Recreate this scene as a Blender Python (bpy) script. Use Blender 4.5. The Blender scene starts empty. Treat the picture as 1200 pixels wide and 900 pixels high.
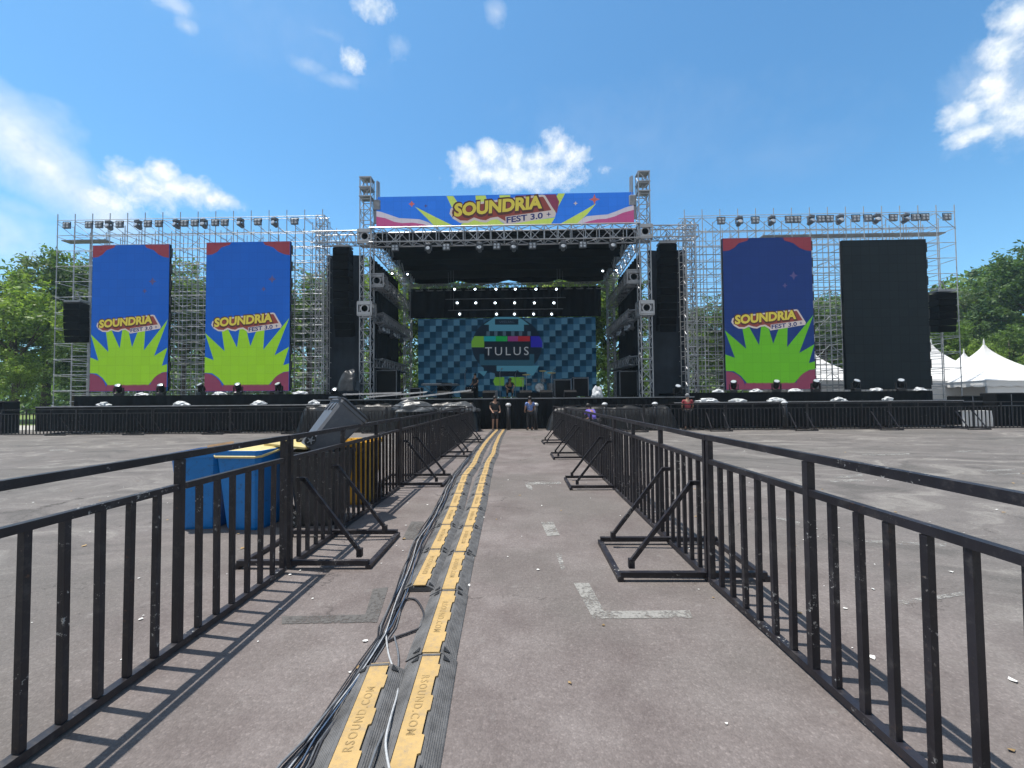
import bpy, bmesh, math, random
from mathutils import Vector, Matrix, noise
C = bpy.context.scene.collection
SC = bpy.context.scene
R = math.radians
HAZE = .0006
F, EYE = 520.0, 1.6                       # focal length in photo pixels (1200 wide), eye height in metres
CAMROT = Matrix.Rotation(R(1.32), 3, 'Z') @ Matrix.Rotation(R(91.87), 3, 'X') @ Matrix.Rotation(R(-0.5), 3, 'Z')
EYEP = Vector((0, 0, EYE))
def ray(x, y): return CAMROT @ Vector(((x-600)/F, -(y-450)/F, -1))
def P(x, y, Y):
    d = ray(x, y); return EYEP + d*(Y/d.y)
def G(x, y, z=0.0):
    d = ray(x, y); return EYEP + d*((z-EYE)/d.z)
def lin(c): return tuple(((v/255)/12.92 if v <= 10 else (((v/255)+.055)/1.055)**2.4) for v in c)

# ------------------------------------------------------------------ materials
def new_mat(name):
    m = bpy.data.materials.new(name); m.use_nodes = True
    nt = m.node_tree; return m, nt, nt.nodes['Principled BSDF']
def N(nt, t, **kw):
    n = nt.nodes.new(t)
    for k, v in kw.items():
        if k in n.inputs: n.inputs[k].default_value = v
        else: setattr(n, k, v)
    return n
def objcoord(nt): return N(nt, 'ShaderNodeTexCoord').outputs['Object']
def noise_n(nt, scale, detail=4, rough=.6, vec=None):
    n = N(nt, 'ShaderNodeTexNoise'); n.inputs['Scale'].default_value = scale
    n.inputs['Detail'].default_value = detail; n.inputs['Roughness'].default_value = rough
    nt.links.new(vec if vec is not None else objcoord(nt), n.inputs['Vector']); return n.outputs['Fac']
def ramp(nt, fac, stops):
    r = N(nt, 'ShaderNodeValToRGB'); e = r.color_ramp.elements
    while len(e) < len(stops): e.new(.5)
    for el, (p, c) in zip(e, stops):
        el.position = p; el.color = (c if isinstance(c, tuple) else (c, c, c)) + (1,)
    nt.links.new(fac, r.inputs['Fac']); return r.outputs['Color']
def mixc(nt, a, b, fac, mode='MIX'):
    n = N(nt, 'ShaderNodeMix', data_type='RGBA', blend_type=mode)
    for sock, v in ((n.inputs[6], a), (n.inputs[7], b)):
        if hasattr(v, 'is_linked'): nt.links.new(v, sock)
        else: sock.default_value = tuple(v)+(1,)
    if hasattr(fac, 'is_linked'): nt.links.new(fac, n.inputs[0])
    else: n.inputs[0].default_value = fac
    return n.outputs[2]
def math_n(nt, op, a, b=None, c=None, clamp=False):
    n = N(nt, 'ShaderNodeMath', operation=op, use_clamp=clamp)
    for i, v in enumerate((a, b, c)):
        if v is None: continue
        if hasattr(v, 'is_linked'): nt.links.new(v, n.inputs[i])
        else: n.inputs[i].default_value = v
    return n.outputs[0]
def bump(nt, p, h, strength=.3, dist=.02):
    b = N(nt, 'ShaderNodeBump'); b.inputs['Strength'].default_value = strength; b.inputs['Distance'].default_value = dist
    nt.links.new(h, b.inputs['Height']); nt.links.new(b.outputs['Normal'], p.inputs['Normal'])
def plain(name, col, rough=.6, metal=0., var=.25, scale=6., bmp=0., spec=.5):
    m, nt, p = new_mat(name)
    f = noise_n(nt, scale, 5)
    lo = tuple(v*(1-var) for v in col); hi = tuple(min(1, v*(1+var)) for v in col)
    nt.links.new(ramp(nt, f, [(.3, lo), (.7, hi)]), p.inputs['Base Color'])
    p.inputs['Roughness'].default_value = rough; p.inputs['Metallic'].default_value = metal
    p.inputs['Specular IOR Level'].default_value = spec
    if bmp: bump(nt, p, noise_n(nt, scale*4, 4), bmp)
    return m
def glow(name, srgb, k=1.0, mod=True):
    """an LED surface: dark module face that gives off light, with slight differences between its half-metre modules"""
    m, nt, p = new_mat(name); c = lin(srgb)
    p.inputs['Base Color'].default_value = (.006, .008, .010, 1); p.inputs['Roughness'].default_value = .6
    p.inputs['Specular IOR Level'].default_value = .12
    if mod:
        sn = N(nt, 'ShaderNodeVectorMath', operation='SNAP'); sn.inputs[1].default_value = (.5, .5, .5)
        nt.links.new(objcoord(nt), sn.inputs[0])
        w = N(nt, 'ShaderNodeTexWhiteNoise'); nt.links.new(sn.outputs[0], w.inputs['Vector'])
        f = math_n(nt, 'MULTIPLY_ADD', w.outputs['Value'], .07, .965)
        br_ = N(nt, 'ShaderNodeTexBrick'); br_.offset = 0; br_.inputs['Scale'].default_value = 1.; br_.inputs['Brick Width'].default_value = .5; br_.inputs['Row Height'].default_value = .5; br_.inputs['Mortar Size'].default_value = .014
        br_.inputs['Color1'].default_value = br_.inputs['Color2'].default_value = (1, 1, 1, 1); br_.inputs['Mortar'].default_value = (.86, .86, .88, 1)
        mp = N(nt, 'ShaderNodeMapping'); mp.inputs['Rotation'].default_value = (R(-90), 0, 0); nt.links.new(objcoord(nt), mp.inputs['Vector']); nt.links.new(mp.outputs[0], br_.inputs['Vector'])
        f = mixc(nt, br_.outputs['Color'], mixc(nt, f, (1, 1, 1), 0.), 1., 'MULTIPLY')
        nt.links.new(mixc(nt, c, f, 1.0, 'MULTIPLY'), p.inputs['Emission Color'])
    else: p.inputs['Emission Color'].default_value = c+(1,)
    p.inputs['Emission Strength'].default_value = k*.74
    return m

def steel_black():
    m, nt, p = new_mat('black_painted_steel')
    oi = N(nt, 'ShaderNodeObjectInfo'); ad = N(nt, 'ShaderNodeVectorMath', operation='MULTIPLY_ADD'); ad.inputs[1].default_value = (37, 19, 53)
    nt.links.new(oi.outputs['Random'], ad.inputs[0]); nt.links.new(objcoord(nt), ad.inputs[2]); co = ad.outputs[0]
    f = noise_n(nt, 3.0, 4, .6, co); g = noise_n(nt, 30, 5, .75, co); h = noise_n(nt, 9, 7, .78, co); w = noise_n(nt, 1.6, 2, .5, co)
    base = ramp(nt, f, [(.35, (.009, .008, .012)), (.7, (.022, .020, .026))])
    c = mixc(nt, base, (.085, .075, .070), ramp(nt, h, [(.52, 0.), (.70, .75)]))           # dust and thin paint
    c = mixc(nt, c, (.10, .05, .028), math_n(nt, 'MULTIPLY', ramp(nt, g, [(.60, 0.), (.68, .8)]), ramp(nt, w, [(.5, 0.), (.56, 1.)])))   # rust freckles
    chip = math_n(nt, 'MULTIPLY', ramp(nt, g, [(.60, 0.), (.63, 1.)]), ramp(nt, noise_n(nt, 2.6, 3, .5, co), [(.545, 0.), (.60, 1.)]))
    nt.links.new(mixc(nt, c, (.40, .39, .37), chip), p.inputs['Base Color'])
    nt.links.new(ramp(nt, h, [(.3, .30), (.7, .65)]), p.inputs['Roughness']); bump(nt, p, h, .25, .01)
    return m
M = {}
M['steel'] = steel_black()
M['galv'] = plain('galvanised_tube', (.44, .46, .48), .5, .3, .2, 3.)
M['alu'] = plain('aluminium_truss', (.46, .47, .49), .4, .6, .15, 2.)
M['alu_dull'] = plain('dull_aluminium', (.30, .31, .33), .5, .5, .25, 4.)
M['cloth'] = plain('black_stage_cloth', (.010, .011, .013), .85, 0, .35, 1.2, .4, .2)
M['cloth_blue'] = plain('black_scrim', (.026, .036, .052), .75, 0, .3, .8, .3, .3)
M['roofcloth'] = plain('black_roof_sheet', (.008, .009, .010), .8, 0, .4, .8, .5, .2)
M['speaker'] = plain('speaker_paint', (.007, .0075, .009), .7, 0, .2, 20., 0, .2)
M['grille'] = plain('speaker_grille', (.004, .0045, .0055), .85, 0, .3, 60., .5, .1)
M['tarp'] = plain('black_tarpaulin', (.010, .011, .013), .42, 0, .35, 3., .6)
M['greytarp'] = plain('grey_plastic_sheet', (.07, .077, .085), .35, 0, .45, 2.5, .6)
M['shadetintsheet'] = plain('shade_tinted_plastic_sheet', (.035, .038, .043), .4, 0, .5, 2.5, .6)  # grey sheet colour darkened to stand for shade by the left tower
M['whiteplastic'] = plain('white_rain_cover', (.58, .60, .62), .35, 0, .5, 7., .6)
M['lampblack'] = plain('lamp_housing', (.015, .015, .018), .35, 0, .2, 14.)
M['lampgrey'] = plain('grey_lamp_housing', (.15, .165, .19), .45, .1, .25, 10.)
M['lens'] = plain('lamp_glass', (.55, .60, .66), .12, .3, .1, 8.)
M['tent'] = plain('white_tent_canvas', (.78, .78, .77), .55, 0, .05, .7, .15)
M['skin'] = plain('skin', (.33, .19, .13), .55, 0, .12, 9.)
M['hair'] = plain('black_hair', (.012, .010, .009), .5, 0, .3, 30.)
M['blackcloth'] = plain('black_clothing', (.018, .018, .021), .85, 0, .3, 9., .3)
M['blueshirt'] = plain('blue_patterned_shirt', (.14, .22, .48), .8, 0, .85, 22., .3)
M['purple'] = plain('violet_shirt', (.16, .12, .52), .8, 0, .3, 14., .3)
M['red'] = plain('red_cloth', (.30, .04, .05), .75, 0, .3, 10., .3)
M['greycloth'] = plain('grey_clothing', (.20, .21, .23), .8, 0, .3, 10., .3)
M['rubber'] = plain('black_rubber', (.022, .023, .025), .6, 0, .4, 9., .5)
M['wood'] = plain('brown_cardboard', (.30, .19, .10), .85, 0, .3, 8., .3)
def lamp_lit():
    m, nt, p = new_mat('lit_stage_lamp'); p.inputs['Emission Color'].default_value = (.80, .92, 1, 1); p.inputs['Emission Strength'].default_value = 6.0
    return m
M['lit'] = lamp_lit()
def bin_mat(name, col, dirt=(.06, .055, .05)):
    m, nt, p = new_mat(name)
    f = noise_n(nt, 3.5, 6, .7); g = noise_n(nt, 17, 4, .7)
    c = ramp(nt, f, [(.3, tuple(v*.8 for v in col)), (.7, col)])
    c = mixc(nt, c, dirt, ramp(nt, g, [(.56, 0.), (.75, .75)]))
    nt.links.new(c, p.inputs['Base Color']); p.inputs['Roughness'].default_value = .42
    bump(nt, p, g, .08, .01); return m
M['binblue'] = bin_mat('blue_bin_plastic', (.002, .185, .56), (.02, .07, .16))
M['binblack'] = bin_mat('black_bin_plastic', (.03, .033, .038), (.10, .10, .10))
M['binsuntint'] = bin_mat('sun_tinted_black_bin_plastic', (.11, .12, .14), (.18, .18, .18))  # black plastic lightened all over to stand for sunlight on the bin
M['binyellow'] = bin_mat('yellow_bin_plastic', (.75, .40, .02))
M['lidyellow'] = bin_mat('yellow_bin_lid', (.72, .58, .24), (.42, .33, .16))

def ground_mat():
    m, nt, p = new_mat('worn_asphalt')
    co = objcoord(nt); sp_ = N(nt, 'ShaderNodeSeparateXYZ'); nt.links.new(co, sp_.inputs[0])
    big = noise_n(nt, .21, 5, .6, co); mid = noise_n(nt, 1.3, 7, .68, co); fine = noise_n(nt, 34, 6, .8, co)
    c = ramp(nt, mid, [(.36, (.140, .118, .113)), (.5, (.176, .152, .145)), (.63, (.212, .186, .178))])
    c = mixc(nt, c, (.142, .130, .120), ramp(nt, big, [(.47, 0.), (.58, .7)]))
    # outside the walkway the lot is greyer and swept with tyre and dust streaks
    out = math_n(nt, 'MULTIPLY', math_n(nt, 'SUBTRACT', math_n(nt, 'ABSOLUTE', math_n(nt, 'ADD', sp_.outputs['X'], .3)), 2.2), .35, clamp=True)
    ds = N(nt, 'ShaderNodeTexNoise'); ds.inputs['Scale'].default_value = .35; ds.inputs['Detail'].default_value = 4; nt.links.new(co, ds.inputs['Vector'])
    wob = N(nt, 'ShaderNodeVectorMath', operation='MULTIPLY_ADD'); wob.inputs[1].default_value = (5, 5, 0); nt.links.new(ds.outputs['Color'], wob.inputs[0]); nt.links.new(co, wob.inputs[2])
    mp = N(nt, 'ShaderNodeMapping'); mp.inputs['Scale'].default_value = (.35, 1.3, 1); mp.inputs['Rotation'].default_value = (0, 0, R(32)); nt.links.new(wob.outputs[0], mp.inputs['Vector'])
    st = noise_n(nt, 1.0, 6, .68, mp.outputs[0])
    c = mixc(nt, c, (.160, .153, .146), math_n(nt, 'MULTIPLY', out, .6))
    c = mixc(nt, c, (.30, .285, .262), math_n(nt, 'MULTIPLY', ramp(nt, st, [(.53, 0.), (.66, .7)]), out))
    c = mixc(nt, c, (.108, .102, .097), math_n(nt, 'MULTIPLY', ramp(nt, st, [(.36, .9), (.50, 0.)]), out))
    c = mixc(nt, c, ramp(nt, fine, [(.3, .62), (.7, 1.36)]), .6, 'MULTIPLY')
    ag = N(nt, 'ShaderNodeTexVoronoi', feature='F1'); ag.inputs['Scale'].default_value = 95; nt.links.new(co, ag.inputs['Vector'])
    agc = N(nt, 'ShaderNodeSeparateColor'); nt.links.new(ag.outputs['Color'], agc.inputs[0])
    c = mixc(nt, c, ramp(nt, agc.outputs[0], [(0., .8), (.8, 1.04), (.93, 1.3), (1., 1.6)]), .4, 'MULTIPLY')
    sp = noise_n(nt, 6.5, 4, .7, co)                             # oil and gum spots, pale scuffs
    c = mixc(nt, c, (.062, .057, .055), ramp(nt, sp, [(.66, 0.), (.73, .55)]))
    pale = noise_n(nt, 4.1, 6, .78, co)
    c = mixc(nt, c, (.30, .285, .27), ramp(nt, pale, [(.60, 0.), (.76, .55)]))
    v = N(nt, 'ShaderNodeTexVoronoi', feature='DISTANCE_TO_EDGE'); v.inputs['Scale'].default_value = .42
    d2 = N(nt, 'ShaderNodeTexNoise'); d2.inputs['Scale'].default_value = 2.2; d2.inputs['Detail'].default_value = 8; d2.inputs['Roughness'].default_value = .7; nt.links.new(co, d2.inputs['Vector'])
    ad = N(nt, 'ShaderNodeVectorMath', operation='MULTIPLY_ADD'); ad.inputs[1].default_value = (.9, .9, 0)
    nt.links.new(d2.outputs['Color'], ad.inputs[0]); nt.links.new(co, ad.inputs[2]); nt.links.new(ad.outputs[0], v.inputs['Vector'])
    ck = math_n(nt, 'MULTIPLY', ramp(nt, v.outputs['Distance'], [(0., 1.), (.0045, 0.)]), ramp(nt, noise_n(nt, .55, 3, .5, co), [(.47, 0.), (.52, .8)]))
    c = mixc(nt, c, (.04, .036, .034), ck)
    nt.links.new(c, p.inputs['Base Color']); p.inputs['Roughness'].default_value = .9; p.inputs['Specular IOR Level'].default_value = .2
    bump(nt, p, math_n(nt, 'ADD', fine, math_n(nt, 'MULTIPLY', ag.outputs['Distance'], -1.2)), .45, .006)
    return m
def paint_mat(name, col, thr):
    m, nt, p = new_mat(name)
    f = noise_n(nt, 26, 5, .8); g = noise_n(nt, 3, 3)
    nt.links.new(ramp(nt, f, [(.3, tuple(v*.7 for v in col)), (.7, col)]), p.inputs['Base Color']); p.inputs['Roughness'].default_value = .85
    tr = N(nt, 'ShaderNodeBsdfTransparent'); mx = N(nt, 'ShaderNodeMixShader')
    s = math_n(nt, 'ADD', math_n(nt, 'MULTIPLY', f, .6), math_n(nt, 'MULTIPLY', g, .4))
    nt.links.new(ramp(nt, s, [(thr-.07, 0.), (thr+.07, 1.)]), mx.inputs[0])
    nt.links.new(tr.outputs[0], mx.inputs[1]); nt.links.new(p.outputs[0], mx.inputs[2])
    nt.links.new(mx.outputs[0], nt.nodes['Material Output'].inputs['Surface']); return m
M['ground'] = ground_mat()
M['paint'] = paint_mat('faded_pale_paint', (.31, .30, .28), .455)
M['darkpaint'] = paint_mat('dark_patch', (.125, .118, .112), .44)
M['thinpaint'] = paint_mat('nearly_worn_paint', (.36, .35, .33), .51)
M['grass'] = plain('grass_field', (.16, .22, .05), .9, 0, .4, 1.2, .5)
M['hill'] = plain('hill_grass', (.10, .15, .035), .9, 0, .5, .25, .5)
M['dustpath'] = plain('pale_paving', (.42, .41, .37), .9, 0, .12, 1., .3)
M['litter'] = plain('paper_scraps', (.74, .73, .70), .8, 0, .2, 4.)
M['leaflitter'] = plain('dry_leaves', (.33, .22, .10), .8, 0, .5, 4.)
M['bark'] = plain('bark', (.085, .065, .05), .9, 0, .35, 5., .6)
def leaf_mat(name, dark, light):
    m, nt, p = new_mat(name)
    geo = N(nt, 'ShaderNodeNewGeometry')
    cl = noise_n(nt, .55, 3, .6)
    c = ramp(nt, cl, [(.35, dark), (.66, light)])
    c = mixc(nt, c, ramp(nt, geo.outputs['Random Per Island'], [(0., .55), (1., 1.5)]), 1., 'MULTIPLY')
    nt.links.new(c, p.inputs['Base Color']); p.inputs['Roughness'].default_value = .5; p.inputs['Specular IOR Level'].default_value = .3
    t = N(nt, 'ShaderNodeBsdfTranslucent'); nt.links.new(mixc(nt, c, (1.3, 1.4, .5), 1., 'MULTIPLY'), t.inputs['Color'])
    mx = N(nt, 'ShaderNodeMixShader'); mx.inputs[0].default_value = .35
    nt.links.new(p.outputs[0], mx.inputs[1]); nt.links.new(t.outputs[0], mx.inputs[2])
    nt.links.new(mx.outputs[0], nt.nodes['Material Output'].inputs['Surface']); return m
M['leafA'] = leaf_mat('leaf_mid_green', (0.082, 0.144, 0.047), (0.19, 0.287, 0.08))
M['leafB'] = leaf_mat('leaf_dark_green', (0.055, 0.105, 0.047), (0.129, 0.199, 0.069))
M['leafC'] = leaf_mat('leaf_light_green', (0.136, 0.22, 0.059), (0.293, 0.399, 0.1))
M['leafD'] = leaf_mat('leaf_grey_green', (0.1, 0.144, 0.089), (0.206, 0.263, 0.14))
# ------------------------------------------------------------------ mesh builder
class MB:
    def __init__(s): s.v = []; s.f = []
    def add(s, vs, fs):
        k = len(s.v); s.v += [tuple(v) for v in vs]; s.f += [tuple(i+k for i in f) for f in fs]; return s
    def box(s, c, d, rot=None, taper=1.0):
        x, y, z = (v/2 for v in d); c = Vector(c)
        vs = []
        for dz in (-1, 1):
            t = taper if dz > 0 else 1
            for dx, dy in ((-1, -1), (1, -1), (1, 1), (-1, 1)):
                w = Vector((dx*x*t, dy*y*t, dz*z)); vs.append(c + (rot @ w if rot else w))
        return s.add(vs, [(3, 2, 1, 0), (4, 5, 6, 7), (0, 1, 5, 4), (1, 2, 6, 5), (2, 3, 7, 6), (3, 0, 4, 7)])
    def cbox(s, c, d, b, rot=None):
        """a box whose vertical edges and top edges are chamfered"""
        x, y, z = (v/2 for v in d); c = Vector(c); vs = []; prof = [(-z, 0), (z-b, 0), (z, b)]
        for zz, ins in prof:
            X, Y = x-ins, y-ins
            for px, py in ((-X+b, -Y), (X-b, -Y), (X, -Y+b), (X, Y-b), (X-b, Y), (-X+b, Y), (-X, Y-b), (-X, -Y+b)):
                w = Vector((px, py, zz)); vs.append(c + (rot @ w if rot else w))
        fs = [tuple(range(7, -1, -1)), tuple(range(16, 24))]
        for k in range(2):
            for i in range(8):
                j = (i+1) % 8; fs.append((k*8+i, k*8+j, k*8+8+j, k*8+8+i))
        return s.add(vs, fs)
    def bar(s, a, b, w, h=None):
        """square section bar from a to b"""
        h = h or w; a = Vector(a); b = Vector(b); d = (b-a).normalized()
        up = Vector((0, 0, 1)) if abs(d.z) < .95 else Vector((0, 1, 0))
        r = d.cross(up).normalized(); u = r.cross(d)
        vs = []
        for p in (a, b):
            for i, j in ((-1, -1), (1, -1), (1, 1), (-1, 1)): vs.append(p + r*i*w/2 + u*j*h/2)
        return s.add(vs, [(3, 2, 1, 0), (4, 5, 6, 7), (0, 1, 5, 4), (1, 2, 6, 5), (2, 3, 7, 6), (3, 0, 4, 7)])
    def tube(s, a, b, r, n=6, r2=None, cap=True):
        a = Vector(a); b = Vector(b); d = (b-a).normalized(); r2 = r if r2 is None else r2
        up = Vector((0, 0, 1)) if abs(d.z) < .95 else Vector((0, 1, 0))
        e = d.cross(up).normalized(); u = e.cross(d); vs = []
        for p, rr in ((a, r), (b, r2)):
            for i in range(n):
                t = 2*math.pi*i/n; vs.append(p + (e*math.cos(t) + u*math.sin(t))*rr)
        fs = [(i, (i+1) % n, n+(i+1) % n, n+i) for i in range(n)]
        if cap: fs += [tuple(range(n-1, -1, -1)), tuple(range(n, 2*n))]
        return s.add(vs, fs)
    def path(s, pts, r, n=6, radii=None):
        pts = [Vector(p) for p in pts]; vs = []; fs = []; e0 = None
        for k, p in enumerate(pts):
            d = (pts[min(k+1, len(pts)-1)] - pts[max(k-1, 0)]).normalized()
            if e0 is None:
                up = Vector((0, 0, 1)) if abs(d.z) < .9 else Vector((0, 1, 0)); e0 = d.cross(up).normalized()
            e0 = (e0 - d*e0.dot(d)).normalized(); u = e0.cross(d); rr = radii[k] if radii else r
            for i in range(n):
                t = 2*math.pi*i/n; vs.append(p + (e0*math.cos(t)+u*math.sin(t))*rr)
            if k:
                for i in range(n): fs.append(((k-1)*n+i, (k-1)*n+(i+1) % n, k*n+(i+1) % n, k*n+i))
        fs += [tuple(range(n-1, -1, -1)), tuple((len(pts)-1)*n+i for i in range(n))]
        return s.add(vs, fs)
    def lathe(s, prof, n=16, c=(0, 0, 0), rot=None):
        c = Vector(c); vs = []; fs = []
        for r, z in prof:
            for i in range(n):
                t = 2*math.pi*i/n; w = Vector((r*math.cos(t), r*math.sin(t), z)); vs.append(c + (rot @ w if rot else w))
        for k in range(len(prof)-1):
            for i in range(n): fs.append((k*n+i, k*n+(i+1) % n, (k+1)*n+(i+1) % n, (k+1)*n+i))
        fs += [tuple(range(n-1, -1, -1)), tuple((len(prof)-1)*n+i for i in range(n))]
        return s.add(vs, fs)
    def ball(s, c, r, n=12, m=8, sc=(1, 1, 1), rot=None):
        prof = [(max(.001, r*math.sin(math.pi*k/m)), -r*math.cos(math.pi*k/m)) for k in range(m+1)]
        t = MB(); t.lathe(prof, n); c = Vector(c)
        return s.add([c + ((rot @ Vector((v[0]*sc[0], v[1]*sc[1], v[2]*sc[2]))) if rot else Vector((v[0]*sc[0], v[1]*sc[1], v[2]*sc[2]))) for v in t.v], t.f)
    def prism(s, pts, y, th):
        """polygon given in the XZ plane, thickness th towards the viewer (-Y)"""
        n = len(pts); vs = [(a, y, b) for a, b in pts] + [(a, y-th, b) for a, b in pts]
        fs = [tuple(range(n)), tuple(range(2*n-1, n-1, -1))] + [(i, i+n, (i+1) % n+n, (i+1) % n) for i in range(n)]
        return s.add(vs, fs)
    def build(s, name, mat, parent=None, loc=None, smooth=False):
        me = bpy.data.meshes.new(name); me.from_pydata(s.v, [], s.f); me.update()
        bm = bmesh.new(); bm.from_mesh(me); bmesh.ops.recalc_face_normals(bm, faces=bm.faces); bm.to_mesh(me); bm.free()
        me.materials.append(M[mat] if isinstance(mat, str) else mat)
        if smooth:
            for p in me.polygons: p.use_smooth = True
        o = bpy.data.objects.new(name, me); C.objects.link(o)
        if parent: o.parent = parent
        if loc: o.location = loc
        return o
def tag(o, label=None, cat=None, group=None, kind=None):
    if label: o['label'] = label
    if cat: o['category'] = cat
    if group: o['group'] = group
    if kind: o['kind'] = kind
    return o
def thing(name, label, cat, loc=(0, 0, 0), rz=0, group=None):
    o = bpy.data.objects.new(name, None); C.objects.link(o); o.location = loc; o.rotation_euler.z = rz
    o.empty_display_size = .2
    return tag(o, label, cat, group)
KIDS = {}
def kids(o): return [c for c in bpy.data.objects if c.parent == o]
def dup(root, loc=None, rz=None, label=None, group=None):
    def cp(o, parent):
        c = o.copy(); C.objects.link(c)
        if parent: c.parent = parent
        if o.name not in KIDS: KIDS[o.name] = kids(o)
        for k in KIDS[o.name]: cp(k, c)
        return c
    r = cp(root, None)
    if loc is not None: r.location = loc
    if rz is not None: r.rotation_euler.z = rz
    if label: r['label'] = label
    if group: r['group'] = group
    return r
ORD = ['first', 'second', 'third', 'fourth', 'fifth', 'sixth', 'seventh', 'eighth', 'ninth', 'tenth', 'eleventh', 'twelfth', 'thirteenth', 'fourteenth', 'fifteenth', 'sixteenth', 'seventeenth', 'eighteenth']
def struct(name, mb, mat): return tag(mb.build(name, mat), kind='structure')

# ------------------------------------------------------------------ ground, hill, marks
g = MB(); g.add([(-600, -200, 0), (600, -200, 0), (600, 900, 0), (-600, 900, 0)], [(0, 1, 2, 3)])
struct('ground', g, 'ground')
g = MB(); g.add([(-90, 30.5, .008), (-25.2, 30.5, .008), (-25.2, 70, .008), (-90, 70, .008)], [(0, 1, 2, 3)]); struct('lawn', g, 'grass')
g = MB(); g.add([(-90, 25.2, .006), (-25.2, 25.2, .006), (-25.2, 30.4, .006), (-90, 30.4, .006)], [(0, 1, 2, 3)]); struct('path', g, 'dustpath')
def hill_z(x, y):
    t = max(0, min(1, (x-30)/45))*max(0, min(1, (y-38)/22)); t = t*t*(3-2*t)
    return 13*t + .7*noise.noise(Vector((x*.08, y*.08, 0)))*t - .3
g = MB(); nx, ny = 48, 40
vs = [(22+i*3.2, 36+j*3.2, hill_z(22+i*3.2, 36+j*3.2)) for j in range(ny) for i in range(nx)]
g.add(vs, [(j*nx+i, j*nx+i+1, (j+1)*nx+i+1, (j+1)*nx+i) for j in range(ny-1) for i in range(nx-1)])
struct('hill', g, 'hill')
def mark(name, pts, mat, z):
    g = MB(); g.add([G(x, y, z) for x, y in pts], [tuple(range(len(pts)))]); return struct(name, g, mat)
mark('painted_marking', [(672, 683), (690, 683), (708, 716), (808, 715), (812, 724), (695, 725)], 'paint', .004)
mark('painted_marking', [(634, 612), (648, 611), (656, 627), (641, 628)], 'paint', .004)
mark('painted_marking', [(614, 565), (657, 564), (658, 567), (622, 568), (625, 574), (619, 574)], 'thinpaint', .004)
mark('painted_marking', [(651, 648), (657, 648), (663, 668), (658, 668)], 'thinpaint', .004)
mark('painted_marking', [(437, 690), (455, 688), (442, 729), (330, 731), (330, 722), (428, 720)], 'darkpaint', .004)
mark('painted_marking', [(482, 611), (497, 611), (487, 632), (471, 632)], 'darkpaint', .004)
for a in ([(975, 559), (1010, 555), (1012, 558), (977, 562)], [(972, 563), (1013, 561), (1013, 564), (975, 565)], [(1030, 556), (1085, 554), (1085, 557), (1030, 559)],
          [(1155, 551), (1192, 549), (1192, 551), (1156, 553)], [(1160, 556), (1195, 554), (1195, 556), (1160, 557)], [(1010, 532), (1066, 531), (1066, 533), (1010, 534)],
          [(1120, 528), (1150, 528), (1150, 530), (1120, 530)], [(1052, 704), (1150, 690), (1152, 694), (1056, 709)], [(1005, 632), (1110, 637), (1108, 641), (1006, 635)],
          [(905, 604), (938, 612), (936, 615), (904, 606)], [(58, 527), (80, 526), (80, 528), (58, 529)], [(125, 519), (146, 519), (146, 520), (125, 520)]):
    mark('painted_marking', a, 'thinpaint', .004)
# litter and dry leaves lying on the asphalt
random.seed(5)
def scatter(name, mat, n, z, s0, s1, label, cat):
    g = MB()
    for _ in range(n):
        if random.random() < .55: x, y = random.uniform(-9, 9), random.uniform(1.5, 9)
        else: x, y = random.uniform(-22, 22), random.uniform(4, 20)
        s = random.uniform(s0, s1); k = random.randint(4, 6); t0 = random.random()*6
        pts = [Vector((x+math.cos(t0+6.283*i/k)*s*random.uniform(.5, 1), y+math.sin(t0+6.283*i/k)*s*random.uniform(.4, 1.1), z+random.uniform(0, s*.35))) for i in range(k)]
        c = sum(pts, Vector())/k + Vector((0, 0, s*.15)); g.add([c]+pts, [(0, 1+i, 1+(i+1) % k) for i in range(k)])
    return tag(g.build(name, mat), label, cat, kind='stuff')
scatter('litter', 'litter', 330, .005, .006, .026, 'small white paper scraps strewn over the asphalt', 'litter')
scatter('dry_leaves', 'leaflitter', 150, .005, .012, .035, 'small brown dry leaves strewn over the asphalt', 'leaves')

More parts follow.
